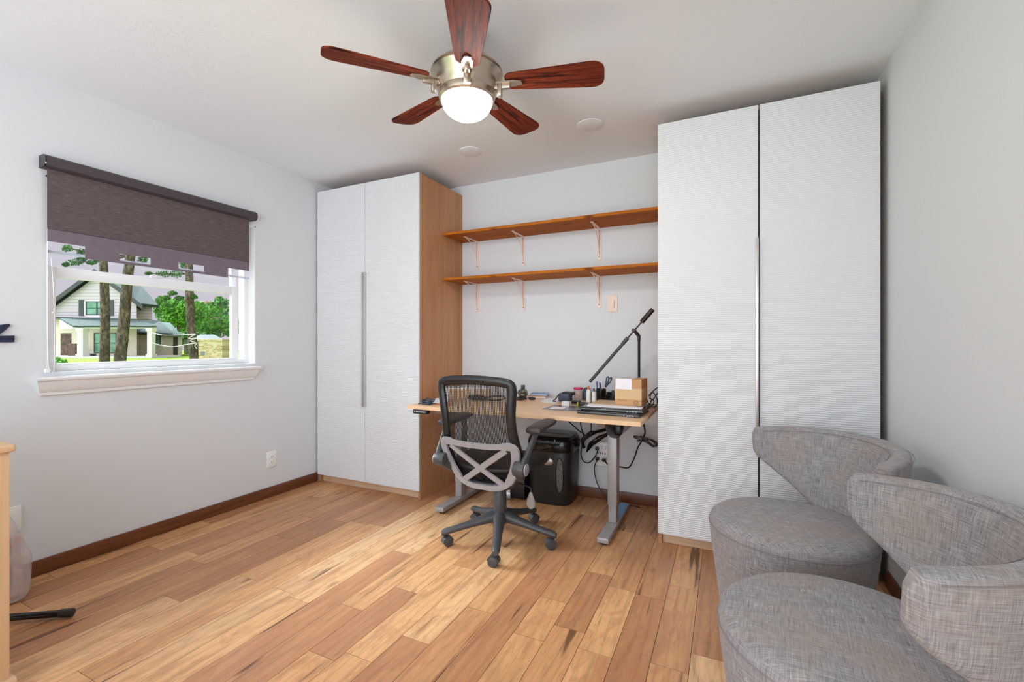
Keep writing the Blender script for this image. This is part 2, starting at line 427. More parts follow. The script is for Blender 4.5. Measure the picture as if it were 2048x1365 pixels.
# ------------------------------------------------------------------ room shell
XL, XR, YB, YN, ZC = -3.03, .678, 3.245, -1.25, 2.44
OX = XL-.16
wy0, wy1 = onx(91, 700, XL).y, onx(511.5, 700, XL).y     # window opening on the left wall
wz0 = onx(300, 736, XL).z; wz1 = 1.96
b = B(); b.box(OX, XR+.12, YN, YB+.12, -.06, -.004)
for f_ in b.bm.faces: pass
lay = b.bm.loops.layers.color.new('plank')
for f_ in b.bm.faces:
    f_.material_index = 1
SEAM = -.372; PW = .127
def ky(px, py): p = onz(px, py, 0); return math.floor((p.x-SEAM)/PW), p.y
# joints read from the photograph: (pixel at the joint's middle) -> tone of the plank nearer the camera, tone of the farther one
joints = [((1200, 1149), .22, .8), ((1143, 1260), .62, .22), ((1300, 1196), .28, .6), ((1098, 1161), .3, .62), ((1108, 1201), .72, .5),
          ((962, 1222), .55, .75), ((1040, 1270), .7, .3), ((1340, 1338), .62, .66), ((1412, 1315), .95, .35), ((930, 1136), .8, .6), ((1181, 1033), .32, .7),
          ((820, 1184), .22, .8), ((573, 1077), .5, .18), ((690, 1046), .18, .6), ((406, 1129), .3, .62), ((322, 1101), .24, .75),
          ((422, 1048), .75, .3), ((570, 1183), .9, .95), ((813, 1108), .4, .95), ((500, 1158), .9, .75), ((1246, 1062), .7, .55)]
cols = {}
for (px, py), near, far in joints:
    k, y = ky(px, py); cols.setdefault(k, []).append((y, near, far))
rr = random.Random(11)
k0 = math.floor((XL-SEAM)/PW); k1 = math.floor((XR-SEAM)/PW)
for k in range(k0, k1+1):
    x0 = max(XL-.01, SEAM+k*PW); x1 = min(XR+.01, SEAM+(k+1)*PW)
    js = sorted(cols.get(k, [])); segs = []
    marks = [(j[0], j[1], j[2]) for j in js]
    # build ordered boundaries with tones
    bounds = [YN]; tones = []
    def fill(a, c, first=None, last=None):
        y = a; first_done = False
        while True:
            L = rr.uniform(.45, 1.5)
            if c-(y+L) < .38: L = c-y
            t = rr.choice([.38, .5, .55, .62, .7, .72, .78, .82, .9])
            if first is not None and not first_done: t = first; first_done = True
            bounds.append(y+L); tones.append(t); y += L
            if abs(y-c) < 1e-6: break
        if last is not None: tones[-1] = last
    if not marks: fill(YN, YB)
    else:
        a = YN; fst = None
        for (y, near, far) in marks:
            fill(a, y, fst, near); a = y; fst = far
        fill(a, YB, fst)
    for i, t in enumerate(tones):
        y0, y1 = bounds[i], bounds[i+1]; gp = .0009
        vs = [b.bm.verts.new(p) for p in ((x0+gp, y0+gp, 0), (x1-gp, y0+gp, 0), (x1-gp, y1-gp, 0), (x0+gp, y1-gp, 0))]
        lo = [b.bm.verts.new((v.co.x, v.co.y, -.003)) for v in vs]
        fc = [b.bm.faces.new(vs)]+[b.bm.faces.new((lo[q], lo[(q+1) % 4], vs[(q+1) % 4], vs[q])) for q in range(4)]
        s1, s2 = rr.random(), rr.random()
        for f_ in fc:
            f_.material_index = 0
            for lp in f_.loops: lp[lay] = (t, s1, s2, 1)
fl = struct('floor', b, m_floor, smooth=False); fl.data.materials.append(m_gap)
# ceiling and walls
struct('ceiling', B().box(OX, XR+.12, YN, YB+.12, ZC, ZC+.1), m_ceil, smooth=False)
struct('wall_back', B().box(OX, XR+.12, YB, YB+.12, 0, ZC), m_wall, smooth=False)
struct('wall_right', B().box(XR, XR+.12, YN, YB, 0, ZC), m_wall, smooth=False)
b = B(); b.box(OX, XL, YN, wy0, 0, ZC); b.box(OX, XL, wy1, YB, 0, ZC); b.box(OX, XL, wy0, wy1, 0, wz0); b.box(OX, XL, wy0, wy1, wz1, ZC)
struct('wall_left', b, m_wall, smooth=False)
struct('baseboard_left', B().box(XL, XL+.014, YN, 2.66, 0, .075, .003), m_base)
struct('baseboard_back', B().box(-1.995, -.35, YB-.014, YB, 0, .075, .003), m_basex)
struct('baseboard_right', B().box(XR-.014, XR, YN, 2.64, 0, .075, .003), m_base)
# window: recessed vinyl single hung
wx = XL-.085
wf = struct('window_1', B().box(wx-.05, wx+.01, wy0, wy0+.035, wz0, wz1, .003).box(wx-.05, wx+.01, wy1-.035, wy1, wz0, wz1, .003)
            .box(wx-.05, wx+.01, wy0+.035, wy1-.035, wz0, wz0+.03, .003).box(wx-.05, wx+.01, wy0+.035, wy1-.035, wz1-.03, wz1, .003), m_vinyl)
pA = onx(112, 721, wx); pB = onx(464, 716, wx)
gy0, gy1 = pA.y, pB.y; gz0 = onx(300, 721.5, wx).z; gz1 = onx(300, 573.5, wx).z
def sash(name, x, y0, y1, z0, z1, fw, top, bot):
    o = obj(name, B().box(x-.03, x, y0-fw, y0, z0-bot, z1+top, .003).box(x-.03, x, y1, y1+fw, z0-bot, z1+top, .003)
            .box(x-.03, x, y0, y1, z0-bot, z0, .003).box(x-.03, x, y0, y1, z1, z1+top, .003), m_vinyl, wf)
    obj('pane', B().box(x-.018, x-.014, y0, y1, z0, z1), m_glass, o, smooth=False)
    return o
sash('lower_sash', wx, gy0, gy1, gz0, gz1, .045, .056, .05)
sash('upper_sash', wx-.034, gy0-.02, gy1+.02, gz1+.05, wz1-.05, .03, .03, .04)
obj('sash_lock', B().box(wx-.028, wx-.004, (gy0+gy1)/2-.03, (gy0+gy1)/2+.03, gz1+.057, gz1+.072, .004), m_vinyl, wf)
# jamb lining (white reveals)
obj('jamb', B().box(XL-.16, XL-.001, wy0-.0, wy0+.008, wz0, wz1).box(XL-.16, XL-.001, wy1-.008, wy1, wz0, wz1).box(XL-.16, XL-.001, wy0, wy1, wz1-.008, wz1), m_white, wf, smooth=False)
# sill with moulded apron
sy0, sy1 = onx(72, 757, XL+.05).y, onx(521, 733, XL+.05).y
sz = onx(300, 744, XL+.04).z
prof = [(0, 0), (.062, 0), (.066, -.008), (.062, -.018), (.05, -.022), (.046, -.034), (.036, -.05), (.03, -.066), (.016, -.078), (.014, -.092), (0, -.096)]
b = B(); ap = [(XL+px_, sz+pz) for px_, pz in prof]
rows = []
for yy, k in ((sy0, 0), (sy1, 1)):
    rows.append([Vector((x, yy + (1 if k == 0 else -1)*max(0, .06-(x-XL))*.55, z)) for x, z in ap])
b.grid(rows, closeu=True, caps=True)
b.box(wx+.01, XL+.01, wy0+.009, wy1-.009, sz-.03, sz-.001)
struct('trim_1', b, m_white, smooth=True)
# ------------------------------------------------------------------ roller shade on the window
sh = thing('roller_shade', 'dark brown woven roller shade half lowered over the window', 'window shade', (XL, (wy0+wy1)/2, 1.55))
def SP(x, y, z): return Vector((x-XL, y-(wy0+wy1)/2, z-1.55))
cx = XL+.055
t0 = onx(90, 309, cx); t1 = onx(511, 424, cx); bz = onx(90, 334, cx).z
ca0, ca1 = t0.y, t1.y; ctop = (t0.z+t1.z)/2; cbot = ctop-.060
b = B(); rows = []
secs = [(0.0, ctop), (.05, ctop), (.066, ctop-.012), (.07, ctop-.03), (.066, ctop-.052), (.05, cbot), (.0, cbot)]
rows = [[SP(XL+a, yy, z) for a, z in secs] for yy in (ca0, ca1)]
b.grid(rows, closeu=True, caps=True)
obj('cassette', b, m_cass, sh)
for yy in (ca0-.004, ca1):
    obj('end_cap', B().grid([[SP(XL+a*1.03, y2, z) for a, z in secs] for y2 in (yy, yy+.005)], closeu=True, caps=True), m_blackg, sh)
fx = XL+.030
f0, f1 = onx(94, 400, fx).y, onx(498, 500, fx).y
fz = onx(94, 459, fx).z; fz2 = onx(497, 523, fx).z; fzb = (fz+fz2)/2
print('shade', f0, f1, fz, fz2, 'win', wy0, wy1, wz0, 'sz', sz, 'glass', gy0, gy1, gz0, gz1, 'cass', t0.z, t1.z)
obj('fabric', B().box(fx-XL, fx-XL+.0015, f0-(wy0+wy1)/2, f1-(wy0+wy1)/2, fzb-1.55, cbot+.02-1.55), m_shade, sh, smooth=False)
# hem flap with slots
def yz(px, py, x=fx+.002): p = onx(px, py, x); return p.y, p.z
hz_top = fzb+.005
hl = yz(94.5, 481)[1]; 
hb = (yz(170, 519.5)[1]+yz(455, 554)[1])/2; hl = (hl+yz(495, 543)[1])/2
ys = [f0, yz(170, 510)[0], yz(239, 510)[0], yz(301, 520)[0], yz(357, 530)[0], yz(408, 540)[0], yz(455.5, 545)[0], f1]
szt = (yz(240, 508)[1]+yz(357, 525)[1])/2; szb = (yz(240, 521)[1]+yz(357, 539)[1])/2
b = B(); X0 = fx+.002-XL; YM = (wy0+wy1)/2
def hb_(y0, y1, z0, z1): b.box(X0, X0+.002, y0-YM, y1-YM, z0-1.55, z1-1.55)
hb_(f0, f1, max(hl, szt), hz_top)
zz = max(hl, szt)
hb_(ys[1], ys[2], hb, zz); hb_(ys[3], ys[4], hb, zz); hb_(ys[5], ys[6], hb, zz)
hb_(ys[2], ys[3], hb, szb); hb_(ys[4], ys[5], hb, szb)
if szt < zz: hb_(ys[2], ys[3], szt, zz); hb_(ys[4], ys[5], szt, zz)
obj('hem', b, m_hem, sh, smooth=False)
obj('hem_seam', B().box(X0+.002, X0+.004, f0-YM, f1-YM, fzb-.001-1.55, fzb+.003-1.55), m_cass, sh, smooth=False)
# chain at the left
b = B(); cy_ = onx(93, 560, XL+.02).y+.004
b.tube([(0.02, cy_-YM, .30), (.02, cy_-YM, -.45), (.02, cy_+.012-YM, -.55), (.02, cy_+.024-YM, -.53), (.022, cy_+.022-YM, -.2), (.022, cy_+.012-YM, .0)], .0016, 6)
b.box(.015, .03, cy_-.012-YM, cy_+.008-YM, -.565, -.545, .003); b.sph((.021, cy_+.02-YM, -.27), .005, 8)
obj('pull_chain', b, m_vinyl, sh)
# tension rod inside the recess
rz = (onx(105, 505, XL-.04).z+onx(495, 556, XL-.04).z)/2
rd = thing('tension_rod', 'thin white tension rod spanning the window behind the shade hem', 'rod', (XL-.04, wy0, rz))
obj('rod', B().cyl((0, .012, 0), (0, wy1-wy0-.012, 0), .007), plain('pale blue white rod', (200, 212, 226), .3), rd)
obj('end_cap', B().cyl((0, .008, 0), (0, .022, 0), .014, .008), plain('dark red cap', (70, 14, 20), .4), rd)
obj('end_cap', B().cyl((0, wy1-wy0-.022, 0), (0, wy1-wy0-.008, 0), .010, .016), m_vinyl, rd)

# ------------------------------------------------------------------ wardrobes
YF = 2.648
def wardrobe(x0, x1, label, dark_gap, side):
    t = thing('wardrobe', label, 'wardrobe', ((x0+x1)/2, (YF+YB)/2, 0)); ox, oy = (x0+x1)/2, (YF+YB)/2
    X0, X1 = x0-ox, x1-ox; Y0, Y1 = YF-oy, YB-oy-.004; yd = Y0+.02
    b = B(); b.box(X0, X0+.018, yd, Y1, 0, 2.36).box(X1-.018, X1, yd, Y1, 0, 2.36).box(X0+.018, X1-.018, yd, Y1, 2.342, 2.36).box(X0+.018, X1-.018, yd, Y1, .06, .078).box(X0+.018, X1-.018, Y1-.006, Y1, .078, 2.342)
    obj('carcass', b, m_oak, t, smooth=False)
    obj('plinth', B().box(X0+.019, X1-.019, yd+.025, yd+.042, 0, .0595), m_plinth, t, smooth=False)
    mid = 0; gp = .0012 if not dark_gap else .0032
    for sgn in (-1, 1):
        a0, a1 = (X0, mid-gp) if sgn < 0 else (mid+gp, X1)
        d = obj('door', B().box(a0, a1, Y0, Y0+.018, .062, 2.358, .0012, 1), m_ward, t)
        if not (dark_gap and sgn > 0) :
            pass
        hx = mid-.009 if sgn < 0 else mid+.009
        if dark_gap and sgn > 0: continue
        zt, zb = 1.67, .64
        obj('handle', B().box(hx-.0075, hx+.0075, Y0-.021, Y0-.0005, zb, zt, .002), m_alu, d)
    return t
wardrobe(-3.012, -2.0, 'white ribbed two-door wardrobe in the corner beside the window', False, 1)
wardrobe(-.350, .648, 'white ribbed two-door wardrobe by the right wall behind grey armchairs', True, -1)

# ------------------------------------------------------------------ shelves
def shelf(px, zt, label):
    t = thing('wall_shelf', label, 'shelf', (-1.174, YB, zt), 0, 'pine wall shelves')
    obj('board', B().box(-.822, .822, -.30, -.002, -.02, 0, .0015, 1), m_pine, t)
    for i, bx in enumerate((-1.855, -1.440, -.838)):
        x = bx+1.174; b = B(); w_ = .013
        b.box(x-w_, x+w_, -.005, -.002, -.24, -.0205, .0008, 1); b.box(x-w_*.8, x+w_*.8, -.205, -.004, -.024, -.0205, .0008, 1)
        b.cyl((x, -.006, -.24), (x, -.002, -.24), w_)
        # curved strut
        b.tube([(x, -.195, -.026), (x, -.13, -.043), (x, -.066, -.088), (x, -.026, -.150), (x, -.008, -.215)], .0034, 6)
        # web
        b.box(x-.001, x+.001, -.02, -.004, -.2, -.024)
        s_ = obj('bracket', b, m_bracket, t)
        [obj('screw', B().cyl((x, -.0075, sz_), (x, -.005, sz_), .004, seg=10), m_char, s_) for sz_ in (-.04, -.228)]
    return t
shelf(0, 1.985, 'upper amber pine wall shelf on three pale brackets')
shelf(0, 1.636, 'lower amber pine wall shelf directly above the light switch')

# ------------------------------------------------------------------ wall plates
def plate(name, label, cat, loc, rotz, w_, h_, mat, kind):
    t = thing(name, label, cat, loc, rotz)
    obj('cover_plate', B().box(-w_/2, w_/2, -.006, 0, -h_/2, h_/2, .0025), mat, t)
    if kind == 'switch':
        obj('rocker', B().box(-.016, .016, -.0095, -.005, -.033, .033, .0015), mat, t); obj('dimmer_slider', B().box(.0105, .013, -.0115, -.009, -.028, .02), m_char, t)
    if kind == 'outlet':
        for z in (-.02, .02):
            r_ = obj('socket', B().cyl((0, -.0085, z), (0, -.005, z), .0165, bev=.001), mat, t)
            obj('slots', B().box(-.008, -.006, -.0092, -.008, z-.002, z+.007).box(.006, .008, -.0092, -.008, z-.002, z+.007).cyl((0, -.0092, z-.008), (0, -.008, z-.008), .0025, seg=10), m_black, r_)
    return t
p = ony(1225.5, 608, YB); plate('light_switch', 'almond dimmer light switch under the lower pine shelf', 'light switch', (p.x, YB, p.z), 0, .072, .118, m_almond, 'switch')
p = onx(542.5, 919, XL); plate('wall_outlet', 'white duplex outlet on the window wall beside the wardrobe', 'outlet', (XL, p.y, p.z), -PI/2, .074, .118, m_plate, 'outlet')
p = onx(24, 1040, XL); plate('blank_wall_plate', 'plain white wall plate behind the plastic bag', 'wall plate', (XL, p.y-.02, p.z), -PI/2, .10, .118, m_plate, 'blank')
for f_ in [o for o in bpy.data.objects if o.name.startswith(('wall_outlet', 'blank_wall'))]: f_.rotation_euler[2] = PI/2
# surge adapter under the desk
p = ony(1206, 907, YB)
t = thing('surge_outlet', 'white multi-socket surge adapter on the wall under the desk', 'outlet', (p.x, YB, p.z))
obj('housing', B().box(-.05, .05, -.035, 0, -.09, .09, .012, 3), m_plate, t)
b = B()
for zz_ in (.05, -.035):
    for xx in (-.03, 0, .03): b.box(xx-.006, xx-.004, -.037, -.0345, zz_, zz_+.01).box(xx+.004, xx+.006, -.037, -.0345, zz_, zz_+.01).cyl((xx, -.037, zz_-.008), (xx, -.0345, zz_-.008), .003, seg=8)
for xx in (-.027, -.01, .007, .024): b.box(xx-.003, xx+.003, -.037, -.0345, -.002, .014)
obj('slots', b, m_char, t)
# ceiling blanking discs
for (px, py, lb) in ((1180, 250, 'flat round white ceiling cover nearer the tall right wardrobe'), (941, 303, 'flat round white ceiling cover above the pine shelves')):
    q = onz(px, py, ZC)
    tag(obj('ceiling_cover', B().cyl((0, 0, -.004), (0, 0, .0005), .078, bev=.0015, seg=40), m_ceil, loc=(q.x, q.y, ZC)), lb, 'ceiling cover', 'ceiling covers')
# navy wall decoration at the left edge
t = thing('wall_decoration', 'dark navy wall decoration left of the window', 'wall decor', (XL, onx(0, 670, XL).y, onx(0, 670, XL).z))
def wl(px, py): q = onx(px, py, XL); return (0, q.y-t.location.y, q.z-t.location.z)
obj('wedge', B().poly([wl(-30, 654), wl(17, 648), wl(19, 652), wl(0, 668), wl(-30, 690)], (.012, 0, 0)), m_navy, t, smooth=False)
obj('bar', B().poly([wl(-40, 673), wl(27, 671.5), wl(26.5, 685), wl(-40, 685.5)], (.012, 0, 0)), m_navy, t, smooth=False)

# ------------------------------------------------------------------ ceiling fan
fh = deep(934, 150, 1.88)
FZ = 2.235
fan = thing('ceiling_fan', 'five-blade rosewood ceiling fan with nickel housing and lit bowl light', 'ceiling fan', (fh.x, fh.y, ZC))
z = FZ-ZC
obj('canopy', B().lathe([(0, 0), (.068, 0), (.070, -.012), (.062, -.034), (.04, -.052), (.02, -.058), (0, -.058)]), m_nickel, fan)
obj('downrod', B().cyl((0, 0, -.05), (0, 0, z+.085), .0125), m_nickel, fan)
obj('motor_housing', B().lathe([(0, z+.098), (.03, z+.096), (.055, z+.086), (.1, z+.062), (.128, z+.036), (.146, z+.02), (.149, z+.012), (.145, z+.010), (.147, z+.004), (.136, z-.015), (.128, z-.045), (.116, z-.066), (.113, z-.07), (0, z-.07)], seg=56), m_nickel, fan)
obj('light_ring', B().lathe([(0, z-.070), (.118, z-.070), (.119, z-.078), (.115, z-.094), (.108, z-.100), (.098, z-.1), (0, z-.1)], seg=56), m_nickel, fan)
prof = [(.1, z-.1)]+[(.104*math.cos(a), z-.1-.074*math.sin(a)) for a in [i*PI/2/12 for i in range(0, 13)]]
prof[-1] = (0, prof[-1][1]); obj('light_bowl', B().lathe(prof, seg=48), m_globe, fan)
a0 = math.radians(-12)+YAW; zb_ = z; TILT = Matrix.Translation((0, 0, z-.03)) @ Matrix.Rotation(math.radians(4.5), 4, RT) @ Matrix.Rotation(math.radians(1.3), 4, FW) @ Matrix.Translation((0, 0, -z))
for k in range(5):
    a = a0+k*2*PI/5; R = Matrix.Rotation(a, 4, 'Z')
    # bracket
    b = B(); b.poly([(.10, -.016, z-.004), (.165, -.02, z-.006), (.20, -.022, z-.006), (.232, -.012, z-.006), (.236, 0, z-.006), (.232, .012, z-.006), (.20, .022, z-.006), (.165, .02, z-.006), (.10, .016, z-.004)], (0, 0, -.006))
    b.box(.10, .185, -.010, .010, z-.03, z-.006, .004); b.box(.132, .15, -.014, .014, z-.06, z-.004, .004)
    br = obj('blade_arm', b.xform(TILT @ R), m_nickel, fan)
    # blade
    rows_top = []; n = 18
    def hw(u):
        w0 = .046+.026*min(1, u*1.2)
        if u < .07: w0 *= math.sqrt(max(.0, 1-((.07-u)/.07)**2))*.35+.65
        e = (1-u)*.395
        rr_ = .045
        if e < rr_: w0 = w0-rr_+math.sqrt(max(0, rr_**2-(rr_-e)**2))
        return max(w0, .004)
    tp = []; bt = []
    us = [0, .03, .07, .15, .3, .45, .6, .75, .85, .9, .93, .955, .975, .99, 1]
    T = TILT @ R @ Matrix.Translation((0, 0, z)) @ Matrix.Rotation(math.radians(-10), 4, 'X')
    b = B(); rows = []
    for u in us:
        x = .165+.395*u; w1 = hw(u)
        rows.append([Vector((x, -w1, -.003)), Vector((x, -w1*.97, -.0045)), Vector((x, w1*.97, -.0045)), Vector((x, w1, -.003)), Vector((x, w1, .003)), Vector((x, -w1, .003))])
    b.grid(rows, closeu=True, caps=True)
    bo = obj('blade', b, m_rose, fan, smooth=False)
    bo.matrix_basis = T
fan.rotation_euler = (0, 0, 0)

# ------------------------------------------------------------------ standing desk
DZ = .72
dx0, dx1, dy0, dy1 = -1.905, -.402, 2.40, 3.085
dcx, dcy = (dx0+dx1)/2, (dy0+dy1)/2
dk = thing('standing_desk', 'beech-topped electric standing desk on grey steel legs', 'desk', (dcx, dcy, 0))
hx, hy = (dx1-dx0)/2, (dy1-dy0)/2
obj('desktop', B().box(-hx, hx, -hy, hy, DZ-.024, DZ, .0015, 1), m_birch, dk)
obj('frame_rail', B().box(-.62, .60, .02, .06, DZ-.062, DZ-.0245, .002).box(-.62, .60, -.06, -.02, DZ-.062, DZ-.0245, .002), m_legm, dk)
for fxx, colx in ((-1.715, -1.715), (-.625, -.622)):
    X = fxx-dcx; fy0, fy1 = 2.49-dcy, 3.11-dcy
    lg = obj('leg', B().box(X-.024, X+.024, 2.762-.034-dcy, 2.762+.034-dcy, .045, .40, .003).box(X-.028, X+.028, 2.762-.039-dcy, 2.762+.039-dcy, .15, DZ-.064, .003), m_legm, dk)
    obj('foot', B().box(X-.033, X+.033, fy0, fy1, .014, .044, .004), m_legm, lg)
    for gy_ in (fy0+.04, fy1-.04): obj('glide', B().cyl((X, gy_, 0), (X, gy_, .0145), .022), m_black, lg)
    obj('side_bracket', B().poly([(X-.03, -.29, DZ-.0245), (X-.03, .29, DZ-.0245), (X-.03, .24, DZ-.06), (X-.03, .1, DZ-.09), (X-.03, -.1, DZ-.09), (X-.03, -.24, DZ-.06)], (.06, 0, 0)), m_legm, lg, smooth=False)
# grey curved cable tray end at the right
tx = onz(1236, 868, .66)
b = B(); rows = []
for yy in (-.30+.0, .16):
    rows.append([Vector((.605+.052*math.cos(a), yy, DZ-.030+.075*math.sin(a))) for a in [PI+PI*i/12 for i in range(13)]]+[Vector((.605+.048*math.cos(a), yy, DZ-.030+.070*math.sin(a))) for a in [2*PI-PI*i/12 for i in range(13)]])
b.grid(rows, closeu=True, caps=False); obj('cable_trough', b, m_legm, dk)
obj('power_box', B().box(.59, .64, -.26, .1, DZ-.098, DZ-.03, .02, 3), m_black, dk)
# keypad
kp = onz(861, 826, DZ-.03)
k_ = obj('keypad', B().box(-.055, .055, -.012, .03, -.03, -.0045, .004), m_black, dk); k_.location = (-1.80-dcx, dy0-dcy+.005, DZ-.021)
b = B()
for i, xx in enumerate((-.038, -.022, -.012, -.002, .008, .018, .028, .038)): b.box(xx-.003, xx+.003, -.0135, -.0115, -.019+(0 if i % 2 else .002), -.013)
kb = obj('buttons', b, m_plate, k_, smooth=False)
obj('blue_film', B().box(-.655+1.1+.02, -.655+1.1+.03, 0, .01, 0, .001) if False else B().box(.502, .5555, .06, .35, .0444, .0455), m_blue, dk, smooth=False, label='light blue protective film on the right foot')

# ------------------------------------------------------------------ things on the desk
def ds(px, py, z=DZ): return onz(px, py, z)
# white cable box along the left end
p = Vector((-1.835, 2.80, DZ))
t = thing('cable_box', 'long white box with a dark socket hole standing on the desk beside the wardrobe', 'box', (p.x, p.y, DZ), math.radians(24))
obj('body', B().box(-.05, .30, -.06, .06, 0, .088, .003), m_plate, t)
obj('front_panel', B().box(.005, .30, -.0625, -.0598, .0, .078, .001), m_plinth, t)  # wood reflected in the white face, put into the beige panel colour
obj('socket_hole', B().cyl((-.02, -.062, .03), (-.02, -.058, .03), .006), m_black, t)
# navy coiled cord
b = B(); q = ds(856, 806)
for i in range(5):
    ph = i*.9; b.tube([(.035*math.cos(a+ph)*(1+.1*i), .028*math.sin(a+ph)+.004*i, .006+.0065*i+.004*math.sin(3*a)) for a in [k*PI/4 for k in range(8)]], .0032, 6, closed=True)
b.tube([(-.03, 0, .01), (-.055, -.015, .005), (-.07, .0, .004), (-.066, .02, .004)], .003, 6)
qq = Vector((-1.80, 2.475, DZ)); tag(obj('cable', b, m_bluec, loc=qq), 'navy cord coiled on the left front corner of the desk', 'cable')
def sheet(name, pts, th, mat, label, cat, z=DZ, group=None):
    c = sum(pts, Vector())/len(pts); c.z = z
    return tag(obj(name, B().poly([(p_.x-c.x, p_.y-c.y, .0004) for p_ in pts], (0, 0, th)), mat, loc=c, smooth=False), label, cat, group)
sheet('folder', [ds(872, 811), ds(905, 812), ds(905, 800), ds(880, 801)], .004, m_orange, 'orange folder under loose white papers on the desk', 'folder')
for i, (q_, lb) in enumerate(((((855, 806), (893, 808.5), (897, 802), (864, 800)), 'loose white sheet on the desk beside the navy cord'), (((865, 803), (899, 804.5), (901, 797.5), (873, 797)), 'white sheet on top of the papers beside the navy cord'))):
    sheet('paper_sheet', [ds(a, c_, DZ+.005+.0015*i) for a, c_ in q_], .001, m_paper, lb, 'paper', z=DZ+.0048+.0016*i)
# dark headset seen through the chair mesh
c = ds(950, 802)
t = thing('pouch', 'long flat black pouch with a cord loop on the desk behind the office chair back', 'pouch', (c.x+.045, c.y+.03, DZ), .1)
obj('body', B().sph((-.045, 0, .02), .02, sc=(4.0, 1.3, .95)), m_black, t)
obj('cord_loop', B().tube([(.02, .0, .02), (.07, .02, .03), (.13, .03, .034), (.17, .01, .024), (.14, -.03, .014), (.08, -.03, .010), (.03, -.015, .014)], .0045, 8, flat=1.3), m_black, t)
# round base gadget
t = thing('desk_gadget', 'small ribbed dark figurine with a cylinder head on the desk near the back wall', 'ornament', ds(1046, 799))
obj('base', B().cyl((0, 0, 0), (0, 0, .016), .032, .024, bev=.003), m_black, t)
b = B(); b.lathe([(0, .014), (.022, .016), (.03, .03), (.026, .042), (.032, .055), (.027, .068), (.016, .076), (0, .078)], seg=16)
b.tube([(-.028, 0, .03), (-.036, -.01, .05), (-.02, -.01, .07)], .005, 6); b.tube([(.028, 0, .03), (.038, -.01, .045), (.024, -.01, .07)], .005, 6)
obj('body', b, plain('mottled dark metal', (110, 110, 98), .35, .5, .6, 80), t)
obj('head', B().cyl((0, 0, .076), (0, 0, .104), .015, bev=.003), m_char, t)
b = B(); b.tube([(.0, .0, .01), (.03, .01, .022), (.055, -.01, .01), (.03, -.03, .008)], .009, 8, closed=True, flat=.8).sph((-.02, .0, .014), .014)
tag(obj('cable', b, m_black, loc=ds(1034, 800)), 'black cord heap on the desk just right of the office chair back', 'cable')
tag(obj('computer_mouse', B().sph((0, 0, .008), .022, sc=(1.3, .8, .5)), m_black, loc=ds(1064, 800.5)+Vector((0, 0, .003))), 'small black mouse in front of the stacked books', 'mouse')
bk = ds(1073, 800)
def book(name, w_, d_, h_, mat, loc, rz, label):
    t = thing('book', label, 'book', loc, rz, 'books stacked at the back of the desk')
    obj('cover', B().box(-w_/2, w_/2, -d_/2, d_/2, 0, .003, .001, 1).box(-w_/2, w_/2, -d_/2, d_/2, h_-.003, h_, .001, 1).box(-w_/2, -w_/2+.003, -d_/2, d_/2, 0, h_, .001, 1), mat, t)
    obj('pages', B().box(-w_/2+.003, w_/2-.003, -d_/2+.003, d_/2-.003, .003, h_-.003), m_paper, t, smooth=False)
    return t
bl = ds(1076, 796)
book('b', .14, .11, .018, m_yellow, (bl.x, bl.y, DZ), .15, 'ochre book, bottom of the two stacked books')
book('b', .13, .10, .014, m_bookb, (bl.x+.01, bl.y+.01, DZ+.0182), .22, 'blue book, top of the two stacked books')
sheet('paper_sheet', [ds(1081, 805), ds(1112, 808), ds(1121, 798), ds(1092, 796)], .001, m_paper, 'blank white sheet on the desk right of the stacked books', 'paper')
# dark camera-like block
c = ds(1129, 805)
t = thing('camera_case', 'charcoal hard camera case with a strap on the desk', 'case', (c.x, c.y+.03, DZ), -.1)
obj('case_body', B().box(-.045, .04, -.035, .035, 0, .062, .012, 3), m_slate, t)
obj('flap', B().box(-.02, .055, -.03, .04, .045, .070, .008, 3), m_black, t)
obj('strap', B().tube([(-.04, -.03, .05), (-.06, -.04, .02), (-.075, -.05, .004), (-.05, -.06, .004)], .004, 6), m_black, t)
c = ds(1145, 809)
t = thing('stapler', 'black stapler on the desk in front of the pink-lidded jar', 'stapler', (c.x, c.y+.01, DZ), .2)
obj('base', B().box(-.05, .05, -.014, .014, 0, .010, .003), m_black, t); obj('arm', B().box(-.045, .052, -.012, .012, .011, .026, .006, 3), m_blackg, t)
c = ds(1154, 801)
t = thing('plastic_jar', 'clear jar of snacks with a bright pink lid on the desk', 'jar', (c.x, c.y+.03, DZ))
obj('contents', B().lathe([(0, .0), (.030, .002), (.033, .01), (.033, .055), (.028, .064), (0, .064)]), m_jar, t)
mg = M('clear jar plastic', .08); mg.color(srgb((230, 224, 226))); mg.b.inputs['Alpha'].default_value = .3
obj('jar_wall', B().lathe([(.034, 0), (.036, .006), (.036, .062), (.031, .074)]), mg.m, t)
obj('lid', B().lathe([(0, .074), (.033, .074), (.035, .077), (.035, .086), (.033, .089), (0, .089)]), m_pink, t)
c = ds(1131, 813)
tag(obj('small_box', B().box(-.026, .026, -.02, .02, 0, .028, .001, 1), m_plate, loc=(c.x, c.y+.02, DZ), rotz=-.12), 'small white cardboard box on the desk in front of the camera case', 'box')
sheet('printed_sheet', [ds(1084, 819), ds(1160, 824), ds(1172, 813.5), ds(1108, 811)], .001, m_photo, 'glossy dark printed sheet lying left of the laptops', 'sheet')
sheet('paper_sheet', [ds(1098, 818, DZ+.002), ds(1126, 819.5, DZ+.002), ds(1133, 815, DZ+.002), ds(1106, 813.5, DZ+.002)], .0006, m_paper, 'small white slip lying on the dark printed sheet', 'paper', z=DZ+.0016)
c = ds(1167, 813)
t = thing('marker_pen', 'black and lime marker lying left of the laptops', 'marker', (c.x, c.y+.015, DZ), .12)
